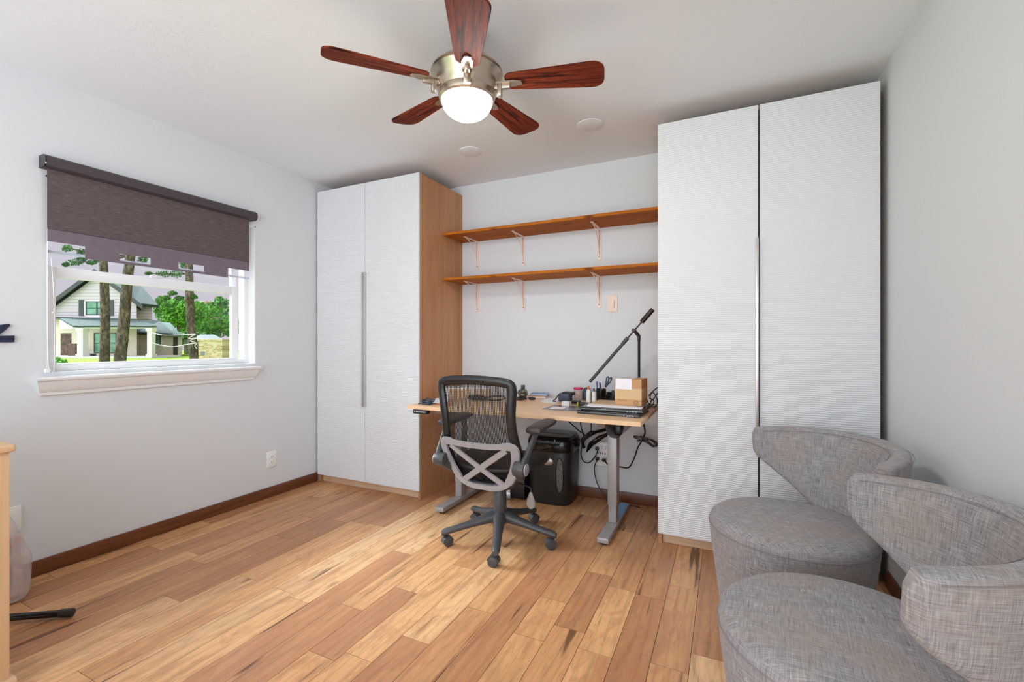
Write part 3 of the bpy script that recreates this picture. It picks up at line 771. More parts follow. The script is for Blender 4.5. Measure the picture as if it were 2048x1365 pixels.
obj('barrel', B().box(-.035, .05, -.014, .014, 0, .024, .009, 3), m_black, t); obj('cap', B().box(-.046, -.036, -.013, .013, .002, .024, .004), m_green, t)
# bottles
def bottle(px, py, h, r, body, cap, label, lab=None):
    c = ds(px, py); t = thing('glue_bottle', label, 'bottle', (c.x, c.y, DZ), 0, 'white bottles beside the pen cup')
    obj('bottle_body', B().lathe([(0, 0), (r, .001), (r, h*.66), (r*.8, h*.76), (r*.45, h*.8), (0, h*.8)], seg=24), body, t)
    obj('cap', B().lathe([(0, h*.8), (r*.55, h*.8), (r*.5, h*.9), (r*.2, h), (0, h)], seg=20), cap, t)
bottle(1177, 806, .115, .016, m_plate, m_orange, 'white glue bottle with an orange cap')
bottle(1188, 808, .105, .014, m_plate, m_char, 'white bottle with a dark cap beside the orange-capped glue')
c = ds(1170, 802); tag(obj('water_flask', B().lathe([(0, 0), (.03, 0), (.031, .05), (.024, .08), (.012, .09), (0, .092)], seg=24), m_slate, loc=(c.x, c.y+.05, DZ)), 'slate blue rounded flask behind the glue bottles', 'flask')
# pen cup
c = ds(1201, 806)
t = thing('pen_cup', 'dark pen cup standing behind the papers', 'pen holder', (c.x, c.y+.02, DZ))
obj('cup', B().lathe([(0, .002), (.032, 0), (.034, .095), (.031, .095), (.029, .006), (0, .006)], seg=28), m_blackg, t)
def pen(dx, dy, lean, h, mat, label, r=.004):
    p_ = tag(obj('pen', B().cyl((0, 0, 0), (lean[0], lean[1], h), r, seg=10).sph((lean[0], lean[1], h), r, 8), mat, loc=(c.x+dx, c.y+.02+dy, DZ+.0065)), label, 'pen', 'pens in the dark cup')
for a in (((-.018, -.006), (-.012, 0), .135, m_penb, 'blue pen leaning left in the dark cup'), ((-.008, .01), (-.008, .01), .128, m_penb, 'darker blue pen standing in the middle of the cup'), ((.0, -.012), (.0, -.008), .125, m_char, 'charcoal pen at the front of the cup'), ((.006, .006), (-.002, .012), .13, m_paper, 'white pen at the back of the cup')):
    pen(a[0][0], a[0][1], a[1], a[2], a[3], a[4])
t = thing('scissors', 'dark-handled scissors standing handles up in the pen cup', 'scissors', (c.x+.014, c.y+.02, DZ+.0065), .3)
obj('handle', B().tube([(.018, 0, .10), (.036, 0, .15), (.034, 0, .17), (.024, 0, .165), (.02, 0, .14)], .0045, 8, closed=True), m_slate, t)
obj('handle', B().tube([(.014, 0, .10), (.05, 0, .14), (.056, 0, .165), (.044, 0, .16), (.03, 0, .13)], .0045, 8, closed=True), m_slate, t)
obj('blades', B().tube([(0, 0, 0), (.016, 0, .105)], .004, 6, smooth=False), m_alu, t)
# black organiser with bits
c = ds(1219, 803)
t = thing('desk_organizer', 'black mesh desk organizer full of small supplies behind the cardboard box', 'organizer', (c.x, c.y+.05, DZ))
b = B(); b.box(-.075, .075, -.05, .05, 0, .004).box(-.075, -.072, -.05, .05, 0, .07).box(.072, .075, -.05, .05, 0, .085).box(-.075, .075, .047, .05, 0, .085).box(-.075, .075, -.05, -.047, 0, .045).box(-.002, .002, -.05, .05, 0, .06).box(-.075, .075, -.005, -.002, 0, .06)
obj('tray', b, m_black, t, smooth=False)
oc = Vector((c.x, c.y+.05, DZ))
for (dx_, dy_, r_, mm, lb) in ((-.045, .022, .018, m_paper, 'white tape roll in the organizer'), (.038, .024, .018, m_kraft, 'tan tape roll in the organizer')):
    tag(obj('tape_roll', B().tube([(r_*math.cos(a), 0, .076+r_*math.sin(a)-r_) for a in [k*PI/6 for k in range(12)]], .006, 6, closed=True, sub=2, flat=1.4), mm, loc=oc+Vector((dx_, dy_, .006))), lb, 'tape')
tag(obj('adhesive_pad', B().box(-.025, .025, -.01, .01, 0, .07, .002), m_slate, loc=oc+Vector((.035, -.028, .0045))), 'dark note pad standing in the organizer', 'note pad')
tag(obj('battery', B().cyl((0, 0, 0), (0, 0, .055), .010, bev=.002), m_alu, loc=oc+Vector((-.03, -.028, .0045))), 'silver cylinder standing in the organizer', 'battery')
# laptops and stack
def laptop(x0, x1, y0, y1, z, h, label, rz=0):
    t = thing('laptop', label, 'laptop', ((x0+x1)/2, (y0+y1)/2, z), rz, 'closed laptops under the cardboard box'); w_, d_ = (x1-x0)/2, (y1-y0)/2
    obj('base', B().box(-w_, w_, -d_, d_, 0, h*.55, .004, 3), m_char, t); obj('lid', B().box(-w_, w_, -d_, d_, h*.58, h, .003, 3), m_blackg, t)
    b = B()
    for i in range(4): b.box(w_-.09+i*.016, w_-.08+i*.016, -d_-.0008, -d_+.001, h*.2, h*.34)
    obj('ports', b, m_alu, t, smooth=False); obj('front_trim', B().box(-w_+.006, w_-.006, -d_-.0006, -d_+.002, h*.53, h*.58), m_alu, t, smooth=False)
laptop(-.785, -.425, 2.535, 2.80, DZ, .021, 'black laptop, bottom of the stack under the box', -.04)
laptop(-.775, -.42, 2.555, 2.81, DZ+.0215, .017, 'black laptop, upper one of the stack under the box', .02)
zt = DZ+.039
tag(obj('paper_stack', B().box(-.155, .155, -.115, .115, 0, .006).xform(Matrix.Rotation(.05, 4, 'Z')), m_paper, loc=(-.59, 2.705, zt), smooth=False), 'white paper stack on the closed laptops', 'paper')
tag(obj('envelope', B().box(-.14, .13, -.085, .10, 0, .003, .001, 1).xform(Matrix.Rotation(-.02, 4, 'Z')), m_kraftt, loc=(-.60, 2.745, zt+.0065)), 'kraft envelope under the cardboard box', 'envelope')
zb = zt+.0098
t = thing('cardboard_box', 'taped cardboard box with a white shipping label on the paper stack', 'box', (-.513, 2.732, zb), math.radians(-3))
s2 = .077
obj('carton', B().box(-s2, s2, -s2, s2, 0, .152, .001, 1), m_kraft, t)
obj('packing_tape', B().box(-s2-.0006, s2+.0006, -s2-.0006, s2+.0006, .035, .098), m_kraftt, t, smooth=False)
obj('shipping_label', B().box(-s2+.004, s2-.055, -s2-.0012, -s2-.0004, .092, .1515).box(-s2+.004, s2-.055, -s2-.0012, s2-.02, .1515, .1535), m_paper, t, smooth=False, label='white shipping label folded over the top edge')
b = B()
for i, (a0_, l_) in enumerate(((.004, .03), (.04, .02), (.066, .012))):
    b.box(-s2+.012+a0_, -s2+.012+a0_+l_, -.02-.012*i, -.017-.012*i, .1535, .1538).box(-s2+.012, -s2+.07, .01+.008*i, .012+.008*i, .1535, .1538)
for i in range(5): b.box(-s2+.02+i*.010, -s2+.026+i*.010, -s2-.0012, -s2-.0003, .026, .0272+.001*(i % 2))
b.tube([(.045+.014*math.cos(a), -s2-.0008, .020+.014*math.sin(a)) for a in [PI+k*PI/8 for k in range(9)]], .0007, 4)
b.tube([(.034, -s2-.0008, .022), (.04, -s2-.0008, .03), (.045, -s2-.0008, .022), (.05, -s2-.0008, .03), (.056, -s2-.0008, .022), (.045, -s2-.0008, .010)], .0008, 4, closed=True, sub=2)
obj('printed_marks', b, m_char, t, smooth=False)
# desk lamp
PL = ony(1278, 670, 2.985)
t = thing('desk_lamp', 'black balanced-arm desk lamp behind the cardboard box', 'desk lamp', (PL.x, 2.985, DZ))
def LP(px, py, y=2.965): q = ony(px, py, y); return Vector((q.x-PL.x, y-2.985, q.z-DZ))
obj('base', B().cyl((0, 0, 0), (0, 0, .014), .075, bev=.004, seg=40), m_black, t)
pt = LP(1278, 673, 2.985)
obj('pole', B().cyl((0, 0, .012), (0, 0, pt.z), .0085).cyl((0, 0, pt.z-.03), (0, 0, pt.z+.004), .010), m_black, t)
j = LP(1267, 661)
obj('joint', B().tube([(0, 0, pt.z), tuple((j+pt)/2+Vector((0, 0, .002))), tuple(j)], .009, 10, smooth=False, flat=1.3).cyl((j.x, j.y-.014, j.z), (j.x, j.y+.02, j.z), .011), m_black, t)
A = LP(1306, 619); A2 = LP(1283, 645); L1 = LP(1256, 676); L2 = LP(1180, 764)
obj('thin_rod', B().cyl(A2, L1, .005, seg=12), m_black, t)
obj('counterweight', B().cyl(A, A2, .0155, bev=.002), plain('dark bronze', (48, 38, 32), .35, .5), t)
obj('light_bar', B().cyl(L1, L1+(L2-L1)*.14, .0125, bev=.001).cyl(L1+(L2-L1)*.13, L2, .0105), m_char, t)
# ------------------------------------------------------------------ cables
def cable(name, pts, r, label, extra=None, mat=None):
    P_ = [Vector(p) for p in pts]; o_ = P_[0].copy(); b = B(); b.tube([p-o_ for p in P_], r, 6, sub=8)
    if extra:
        for e in extra: b.tube([Vector(p)-o_ for p in e], r, 6, sub=8)
    return tag(obj(name, b, mat or m_cord, loc=o_), label, 'cable')
def W(px, py, y): return ony(px, py, y)
YC = 3.20
loops = []
rr = random.Random(3)
for i in range(7):
    o_ = rr.uniform(-3, 3)
    loops.append([W(1168+o_, 898-abs(o_), YC-.02*i*.3), W(1166+o_, 882+o_, YC-.01*i), W(1182+o_, 868+o_+rr.uniform(-3, 3), YC-.03), W(1205+o_, 862+rr.uniform(-4, 3), YC-.07), W(1222, 856+rr.uniform(-3, 6), YC-.12), W(1234, 852+o_, YC-.16), W(1214, 866+o_+rr.uniform(0, 4), YC-.1), W(1196, 875+o_+rr.uniform(0, 8), YC-.05), W(1182+o_, 890+o_, YC-.02), W(1176+o_, 902-o_, YC)])
cable('cable_bundle', [W(1137, 843, YC-.1), W(1158, 862, YC-.05), W(1177, 875, YC-.02)], .0042, 'tangled black cable bundle hanging under the desk', [[W(1161, 845, YC-.1), W(1163, 858, YC-.06), W(1168, 875, YC-.03), W(1165, 895, YC-.02)], [W(1182, 846, YC-.08), W(1182, 862, YC-.05), W(1176, 872, YC-.03)]]+loops)
cable('cable', [W(1168, 878, YC-.03), W(1162, 905, YC-.02), W(1166, 922, YC-.02), W(1178, 926, YC-.02), W(1190, 914, YC-.03), W(1196, 900, YC-.055)], .0042, 'black cord looping from the cable bundle to the top socket')
cable('cable', [W(1196, 918, YC-.055), W(1189, 935, YC-.01), W(1192, 960, YC-.005), W(1203, 985, YC-.01), W(1216, 1005, YC-.03), W(1224, 1014, YC-.05), W(1250, 1012, 3.1), W(1280, 1016, 3.12)][:6]+[onz(1232, 1015, .006), onz(1262, 1012, .006), onz(1280, 1016, .006)], .0038, 'thin black cord dropping from the wall adapter to the floor')
cable('cable', [W(1209, 920, YC-.055), W(1214, 928, YC-.07), W(1222, 929, YC-.09), W(1243, 935, YC-.10), W(1258, 935, YC-.08), W(1268, 918, YC-.05), W(1276, 895, YC-.04), W(1284, 882, YC-.04), W(1290, 866, YC-.05), W(1288, 850, YC-.08), W(1290, 840, YC-.1)], .0052, 'thick black cord hanging behind the right desk leg',
      [[W(1270, 877, YC-.06), W(1268, 873, YC-.06), W(1280, 875, YC-.06), W(1292, 881, YC-.06), W(1306, 891, YC-.06), W(1313, 893, YC-.06), W(1313, 886, YC-.06), W(1300, 880, YC-.05), W(1284, 882, YC-.05), W(1274, 882, YC-.06)], [W(1269, 875, YC-.07), W(1280, 880, YC-.07), W(1294, 886, YC-.07), W(1306, 894, YC-.07), W(1311, 889, YC-.07), W(1298, 879, YC-.07), W(1280, 873, YC-.07)]])
for (px, py, lb) in ((1195, 897, 'black plug in the upper left adapter socket'), (1196, 917, 'black plug in the lower left adapter socket'), (1209, 920, 'black plug in the lower middle adapter socket')):
    q = W(px, py, YB-.036); tag(obj('plug', B().box(-.012, .012, -.026, 0, -.011, .011, .004), m_black, loc=q), lb, 'plug', 'plugs in the wall adapter')
b_ = [W(1296, 793, 3.0), W(1306, 783, 3.0), W(1316, 775, 3.02)]
cable('cable_coil', [ds(1297, 812, DZ+.008), ds(1303, 803, DZ+.015), W(1300, 794, 2.87), W(1306, 786, 2.93), W(1314, 798, 2.93), W(1313, 812, 2.92), ds(1304, 814, DZ+.006)], .0035, 'black cables coiled on the right end of the desk',
      [b_, [W(1298, 797, 2.9), W(1307, 801, 2.9), W(1306, 809, 2.9), W(1298, 808, 2.9), W(1294, 800, 2.9)], [W(1300, 804, 2.93), W(1309, 796, 2.93), W(1319, 780, 2.95)], [ds(1298, 816, DZ+.006), ds(1306, 810, DZ+.006), ds(1312, 811, DZ+.006), ds(1308, 816, DZ+.006)]])

# ------------------------------------------------------------------ shredder and speaker box under the desk
sx0, sx1, sy0_, sy1_ = -1.315, -.945, 2.965, 3.215
t = thing('paper_shredder', 'black paper shredder bin with an oval window under the desk', 'shredder', ((sx0+sx1)/2, (sy0_+sy1_)/2, 0), .0)
def ring(z, ins, w_=.17, d_=.125, bulge=.03, n=36):
    out = []
    for i in range(n):
        a = 2*PI*i/n; ca, sa = math.cos(a), math.sin(a); e = .38
        x = math.copysign(abs(ca)**e, ca)*(w_-ins); y = math.copysign(abs(sa)**e, sa)*(d_-ins)
        if y < 0: y -= bulge*(1-(x/w_)**2)
        out.append(Vector((x, y, z)))
    return out
obj('bin', B().grid([ring(0, .03), ring(.006, .022), ring(.02, .018), ring(.2, .008), ring(.36, .003), ring(.372, .006)], closeu=True, caps=True), m_black, t)
obj('shredder_head', B().grid([ring(.372, .002), ring(.38, -.002), ring(.43, -.003), ring(.455, .004), ring(.468, .012), ring(.478, .02), ring(.48, .03)], closeu=True, caps=True), m_blackg, t)
def fy(x): return -.125-.03*(1-(x/.17)**2)
b = B(); rows = []
wn = plain('smoky shredder window', (96, 92, 90), .35, 0, .6, 90)
P_ = []
for i in range(24):
    a = 2*PI*i/24; P_.append((.092+.024*math.cos(a), (.22+.085*math.sin(a)) + math.copysign(.03, math.sin(a))*min(1, abs(math.sin(a))*3)))
b.bm.faces.new([b.bm.verts.new((x, fy(x)+.004, z)) for x, z in P_])
obj('bin_window', b, wn, t)
b = B().tube([(x, fy(x)+.004, z) for x, z in P_], .003, 6, closed=True, sub=2); obj('window_rim', b, m_blackg, t)
b = B().sph((.005, fy(0)+.010, .31), .04, sc=(1.1, .35, .75)); obj('pull_handle', b, m_alu, t)
b = B().box(-.1, .12, -.03, .0, .478, .4815); obj('paper_slot', b, m_char, t, smooth=False)
b = B().box(.055, .062, -.149, -.143, .452, .460); obj('indicator', b, m_plate, t)
c = onz(1034, 1000, 0)
t = thing('power_unit', 'black box with a silver front panel on the floor behind the chair base', 'power unit', (c.x-.055, c.y+.10, 0), .0)
obj('casing', B().box(-.06, .11, -.09, .12, 0.002, .17, .006), m_black, t); obj('front_panel', B().box(-.06, .0, -.10, -.091, .002, .16, .003).box(-.075, .01, -.12, -.09, .002, .05, .006), m_alu, t)
obj('slot', B().box(-.045, -.02, -.1225, -.119, .018, .036), m_black, t, smooth=False)

# ------------------------------------------------------------------ office chair
OCX, OCY = -1.177, 2.318
ch = thing('office_chair', 'black mesh-back office chair with a grey cross brace turned towards the desk', 'office chair', (OCX, OCY, 0), math.radians(0))
# star base with casters; angles given in the room, minus the chair rotation
rot = 0.0
for i, adeg in enumerate((4, 76, 148, 221, 293)):
    a = math.radians(adeg)-rot; ca, sa = math.cos(a), math.sin(a); R = Matrix.Rotation(a, 4, 'Z')
    rows = []
    for (x, zc, h_, w_) in ((.02, .140, .034, .040), (.06, .136, .032, .036), (.12, .122, .025, .029), (.2, .104, .019, .024), (.27, .090, .017, .023), (.315, .082, .018, .022), (.334, .076, .014, .017)):
        rows.append([Vector((x, w_*math.cos(q)*(1.0), zc+h_*math.sin(q))) for q in [2*PI*k/14 for k in range(14)]])
    lg = obj('base_leg', B().grid(rows, closeu=True, caps=True).xform(R), m_char, ch)
    b = B(); b.cyl((.315, 0, .048), (.315, 0, .08), .009)
    # twin wheel caster
    ca_ = Matrix.Rotation(math.radians((35, 160, 20, 15, 75)[i]), 4, 'Z'); T = R @ Matrix.Translation((.312, 0, 0)) @ ca_
    bb = B(); bb.cyl((-.012, -.022, .027), (-.012, -.004, .027), .0265, bev=.004); bb.cyl((-.012, .004, .027), (-.012, .022, .027), .0265, bev=.004)
    rows = [[Vector((-.012+.031*math.cos(q), y_, .027+.031*math.sin(q))) for q in [math.radians(-5+ 22*k) for k in range(9)]] + [Vector((-.012+.027*math.cos(q), y_, .027+.027*math.sin(q))) for q in [math.radians(171-22*k) for k in range(9)]] for y_ in (-.020, .020)]
    bb.grid(rows, closeu=True, caps=True)
    cst = obj('caster', bb.xform(T), m_char, lg)
    obj('caster_stem', b.xform(R), m_black, lg)
obj('gas_lift', B().cyl((0, 0, .125), (0, 0, .30), .038, .036, bev=.003).cyl((0, 0, .30), (0, 0, .37), .026).cyl((0, 0, .3), (0, 0, .39), .017).lathe([(0, .165), (.044, .16), (.05, .13), (.045, .105), (0, .105)]), m_char, ch)
obj('tilt_mechanism', B().box(-.09, .09, -.10, .12, .365, .41, .015, 3).cyl((0, -.03, .345), (0, -.03, .37), .035), m_black, ch)
# seat
rows = []
for j in range(13):
    v = -1+2*j/12
    rows.append([Vector((.245*u*(1-.06*max(0, -v)**3), .02+.235*v, 0)) for u in [-1+2*i/12 for i in range(13)]])
def seat_sheet(off):
    R_ = []
    for j in range(15):
        v = -1+2*j/14; r_ = []
        for i in range(15):
            u = -1+2*i/14
            # squircle map
            x = u*math.sqrt(1-.42*v*v); y = v*math.sqrt(1-.42*u*u)
            edge = max(abs(u), abs(v))**6
            z_ = .455+.012*u*u - .018*max(0, v)**3 + off*(1-edge*.75)
            r_.append(Vector((.27*x, .03+.25*y, z_)))
        R_.append(r_)
    return R_
b = B(); top = seat_sheet(.03); bot = seat_sheet(-.03); b.grid(top); b.grid(bot)
per = lambda G_: [G_[0][i] for i in range(15)]+[G_[j][14] for j in range(1, 15)]+[G_[14][i] for i in range(13, -1, -1)]+[G_[j][0] for j in range(13, 0, -1)]
b.grid([per(top), per(bot)], closeu=True); bmesh.ops.remove_doubles(b.bm, verts=b.bm.verts, dist=.0005)
obj('seat', b, m_thread, ch, sub=1)
# backrest: map (u lateral, z) -> 3d
def bk(u, z, off=0.0):
    t_ = (z-.36)/.62
    y = -.180-.140*t_-.05*math.sin(PI*min(1, max(0, t_*1.1)))*0+.035*math.cos(2*PI*t_*.9)*.5
    y += .55*u*u*(1.0-.3*t_)
    return Vector((u, y-off, z-.018*t_))
def sup(path, r, mat, name, parent, seg=10, off=0, flat=1.0, closed=True, rfun=None):
    b = B(); b.tube([bk(u, z, off) for u, z in path], r, seg, closed=closed, sub=5, flat=flat, rfun=rfun); return obj(name, b, mat, parent)
fo = [(-.180, .946), (0, .958), (.180, .946), (.208, .915), (.205, .86), (.197, .76), (.200, .68), (.208, .60), (.212, .54), (.19, .44), (.13, .375), (0, .355), (-.13, .375), (-.19, .44), (-.212, .54), (-.208, .60), (-.200, .68), (-.197, .76), (-.205, .86), (-.208, .915)]
# frame as a swept flattened loop
def frame_loop(path, wid, th, off):
    P = catmull([Vector((u, z, 0)) for u, z in path], 5, True); n = len(P); rows = []
    for i, p in enumerate(P):
        d = (P[(i+1) % n]-P[i-1]).normalized(); nn = Vector((d.y, -d.x, 0))
        ww = wid(p) if callable(wid) else wid
        sec = []
        for k in range(12):
            q = 2*PI*k/12; a_ = nn*ww*math.cos(q); sec.append(bk(p.x+a_.x, p.y+a_.y, off+th*math.sin(q)))
        rows.append(sec)
    return B().grid(rows, closeu=True, closev=True)
obj('back_frame', frame_loop(fo, lambda p: .025, .019, 0), m_frame, ch)
b = B()
def inside(z):
    # half width of opening at height z
    pts = [(.355, .09), (.375, .13), (.44, .19), (.54, .212), (.60, .208), (.68, .200), (.76, .197), (.86, .205), (.915, .208), (.946, .180)]
    for (z0, w0), (z1, w1) in zip(pts, pts[1:]):
        if z0 <= z <= z1: return w0+(w1-w0)*(z-z0)/(z1-z0)
    return 0
N = 50
for i in range(N):
    u = -.208+.416*i/(N-1)
    zs = [.36+.6*k/28 for k in range(29)]; zs = [z_ for z_ in zs if inside(z_) > abs(u)-.002 ]
    if len(zs) < 3: continue
    b.grid([[bk(u-.0019, z_, .001), bk(u+.0019, z_, .001), bk(u+.0019, z_, -.001), bk(u-.0019, z_, -.001)] for z_ in zs], closeu=True, caps=True)
for k in range(60):
    z_ = .37+.57*k/59; hw_ = inside(z_)
    b.grid([[bk(-hw_+2*hw_*q/10, z_+dz, .0006*s_) for dz, s_ in ((-.0005, 1), (.0005, 1), (.0005, -1), (-.0005, -1))] for q in range(11)], closeu=True, caps=True)
obj('mesh_panel', b, m_thread, ch, smooth=False)
# grey brace
def strip(path, wid, th, off, closed, name, mat, parent):
    P = catmull([Vector((u, z, 0)) for u, z in path], 5, closed) if len(path) > 2 else [Vector((path[0][0], path[0][1], 0)).lerp(Vector((path[1][0], path[1][1], 0)), k/8) for k in range(9)]
    n = len(P); rows = []
    for i, p in enumerate(P):
        d = (P[(i+1) % n]-P[i-1]) if closed else (P[min(i+1, n-1)]-P[max(i-1, 0)])
        d.normalize(); nn = Vector((d.y, -d.x, 0)); sec = []
        ww = wid(p) if callable(wid) else wid
        for (s_, o_) in ((-1, -.6), (-.86, 1), (.86, 1), (1, -.6)):
            a_ = nn*ww*s_; q_ = bk(p.x+a_.x, p.y+a_.y, off+th*o_); sec.append(q_)
        rows.append(sec)
    return B().grid(rows, closeu=True, closev=closed, caps=not closed)
xo = [(-.19, .612), (-.10, .606), (0, .604), (.10, .606), (.19, .612), (.212, .59), (.206, .53), (.178, .45), (.135, .385), (.07, .362), (0, .360), (-.07, .362), (-.135, .385), (-.178, .45), (-.206, .53), (-.212, .59)]
obj('brace_frame', strip(xo, lambda p: .017 if abs(p.x) < .15 else .023, .008, .034, True, '', None, None), m_grey, ch)
b = strip([(-.165, .59), (.12, .385)], .0165, .006, .034, False, '', None, None)
me_ = bpy.data.meshes.new('t'); b.bm.to_mesh(me_); b2 = strip([(.165, .59), (-.12, .385)], .0165, .0055, .034, False, '', None, None); b2.bm.from_mesh(me_)
obj('cross_brace', b2, m_grey, ch)
obj('lower_shell', B().tube([bk(-.15, .40, -.03), bk(-.08, .352, -.03), bk(0, .345, -.03), bk(.08, .352, -.03), bk(.15, .40, -.03)], .024, 10, flat=.9), m_char, ch)
obj('back_support', B().box(-.05, .05, -.16, -.06, .345, .385, .012, 3), m_black, ch)
# armrests
for s_ in (-1, 1):
    b = B(); X = s_*.275
    b.cyl((s_*.205, -.245, .495), (s_*.268, -.245, .495), .037, bev=.006)
    b.tube([(s_*.225, -.24, .48), (s_*.20, -.16, .43), (s_*.15, -.06, .40), (s_*.08, 0, .39)], .026, 10)
    rows = []
    for (x_, y_, z_, w_, d_) in ((.250, -.245, .49, .017, .032), (.258, -.225, .54, .017, .030), (.265, -.19, .585, .015, .027), (.272, -.145, .635, .014, .026), (.278, -.11, .672, .015, .036)):
        rows.append([Vector((s_*x_+w_*math.cos(q), y_+d_*math.sin(q), z_)) for q in [2*PI*k/12 for k in range(12)]])
    b.grid(rows, closeu=True, caps=True)
    ar = obj('armrest', b, m_char, ch)
    pb = B(); rows = []
    for (y_, w_, h_, zc_) in ((-.175, .024, .010, .676), (-.168, .040, .016, .677), (-.14, .046, .018, .680), (-.06, .046, .018, .684), (.05, .043, .017, .688), (.095, .036, .014, .69), (.106, .018, .007, .69)):
        rows.append([Vector((X+w_*math.copysign(abs(math.cos(q))**.6, math.cos(q)), y_, zc_+h_*math.copysign(abs(math.sin(q))**.7, math.sin(q)))) for q in [2*PI*k/16 for k in range(16)]])
    obj('arm_pad', pb.grid(rows, closeu=True, caps=True), plain('soft brown black arm pad', (58, 50, 50), .5), ar)
    obj('pivot_cap', B().cyl((s_*.268, -.245, .495), (s_*.276, -.245, .495), .030, bev=.003), m_grey, ar)
lv = obj('lever', B().tube([(.03, -.02, .375), (.10, -.07, .372), (.22, -.10, .364), (.24, -.11, .35), (.24, -.112, .335)], .0045, 8), m_black, ch)
b = B(); rows = []
for (z_, w_) in ((.342, .006), (.327, .012), (.302, .022), (.277, .026), (.262, .022), (.254, .010)): rows.append([Vector((.24+w_*math.cos(q), -.112+.008*math.sin(q), z_)) for q in [2*PI*k/14 for k in range(14)]])
obj('paddle', b.grid(rows, closeu=True, caps=True), plain('clear grey paddle', (140, 134, 130), .25), lv)

# ------------------------------------------------------------------ upholstered swivel armchairs
def armchair(cx_, cy_, face, label, seed, H):
    t = thing('armchair', label, 'armchair', (cx_, cy_, 0), face, 'grey barrel armchairs')
    # drum: front is +x
    prof = [(0.0, .0), (.235, .0), (.245, .012), (.262, .15), (.282, .30), (.290, .37), (.290, .395), (.284, .412), (.268, .424), (.235, .431), (.15, .437), (.07, .440), (0, .441)]
    o_ = cyl_uv(obj('seat', B().lathe(prof, seg=72), m_fab, t))
    obj('piping', B().tube([(.291*math.cos(a), .291*math.sin(a), .388) for a in [k*PI/24 for k in range(48)]], .0022, 6, closed=True, sub=1), m_seam, o_)
    # wrap-around back
    n = 56; rows = []
    for i in range(n+1):
        s_ = -1+2*i/n; a = PI+s_*H; e = abs(s_)
        zt_ = .752-.022*e**2
        k = max(0, 1-e/.86); 
        zlow = .60 if e > .86 else .60-(.60-.395)*(1-((e/.86)**2.0))**.9 if e > .3 else .395+0
        zlow = .395+(.60-.395)*min(1, max(0, (e-.36)/.62))**1.05
        th = .043
        # round the tips
        sh_ = 1.0; xr = 0
        if e > .93:
            q = (e-.93)/.07; c_ = math.sqrt(max(0, 1-q*q)); mid_ = (zt_+zlow)/2; hh = (zt_-zlow)/2
            hh = hh*(.62+.38*c_); zt_ = mid_+hh; zlow = mid_-hh; th = th*(.30+.70*c_)
        sec = []; m_ = 36
        hh = (zt_-zlow)/2; mid_ = (zt_+zlow)/2
        for q in range(m_):
            ph = 2*PI*q/m_; cc, ss = math.cos(ph), math.sin(ph)
            ex = .30
            zz_ = mid_+hh*math.copysign(abs(ss)**ex, ss); tt = th*math.copysign(abs(cc)**.55, cc)
            rad = .292+.055*((zz_-.40)/.35)+tt*(1-.25*(zz_-.4)/.35)
            sec.append(Vector((rad*math.cos(a), rad*math.sin(a)*1.0, zz_)))
        rows.append(sec)
    bo = cyl_uv(obj('backrest', B().grid(rows, closeu=True, caps=True), m_fab, t))
    # seam round the inner and outer edge
    for rr_, sg in ((.0, -1), (0, 1)):
        pts = []
        for i in range(2, n-1):
            s_ = -1+2*i/n; a = PI+s_*H; e = abs(s_); zt_ = .752-.022*e**2-.014; rad = .292+.055*((zt_-.40)/.35)+sg*.0335
            pts.append((rad*math.cos(a), rad*math.sin(a), zt_))
        obj('piping', B().tube(pts, .0012, 6, sub=1), m_seam, bo)
    rr2 = random.Random(seed); b = B()
    for i in range(46):
        if i % 3 == 0:
            a = rr2.uniform(0, 2*PI); r_ = .29; p_ = Vector((r_*math.cos(a), r_*math.sin(a), rr2.uniform(.2, .4)))
        elif i % 3 == 1:
            a = rr2.uniform(-1.2, 1.2); r_ = .16; p_ = Vector((r_*math.cos(a)*rr2.uniform(.2, 1.6), r_*math.sin(a), .4375))
        else:
            s_ = rr2.choice((-1, 1))*rr2.uniform(.4, .98); a = PI+s_*H; e = abs(s_); zl = .40+(.60-.395)*min(1, max(0, (e-.36)/.62))**1.05
            rad = .292+.055*((zl-.40)/.35); p_ = Vector((rad*math.cos(a), rad*math.sin(a), zl-.004))
        d1 = Vector((rr2.uniform(-1, 1), rr2.uniform(-1, 1), rr2.uniform(-.3, .5)))*.009; d2 = d1+Vector((rr2.uniform(-1, 1), rr2.uniform(-1, 1), rr2.uniform(-.6, .6)))*.009
        b.tube([p_, p_+d1, p_+d2], .00045, 4, sub=3)
    l_ = obj('loose_threads', b, m_lint, bo); l_['kind'] = 'stuff'
    return t
armchair(.222, 2.108, math.radians(211), 'grey linen barrel armchair standing against the tall right wardrobe', 5, math.radians(78))
armchair(.268, 1.375, math.radians(176), 'grey linen barrel armchair nearest the viewer at the bottom right', 9, math.radians(82.5))

# ------------------------------------------------------------------ things at the left edge
e = onz(18, 1340, .02); dzx = deep(20, 900, 1.46)
dr = thing('dresser', 'light maple dresser edge with a rounded top at the far left', 'dresser', (dzx.x, dzx.y, 0), math.radians(0))
ztop = deep(20, 889, 1.46).z
obj('top', B().box(-.55, .012, -.8, .012, ztop-.026, ztop, .008, 3), m_maple, dr)
obj('side_panel', B().box(-.018-.02, 0-.0, -.79, 0, .0, ztop-.0265, .003), m_maple, dr)
obj('body', B().box(-.54, -.0385, -.79, -.01, .06, ztop-.0265), m_maple, dr, smooth=False)
obj('base_trim', B().box(-.06, .014, -.795, .014, 0, .05, .006), m_maple, dr)
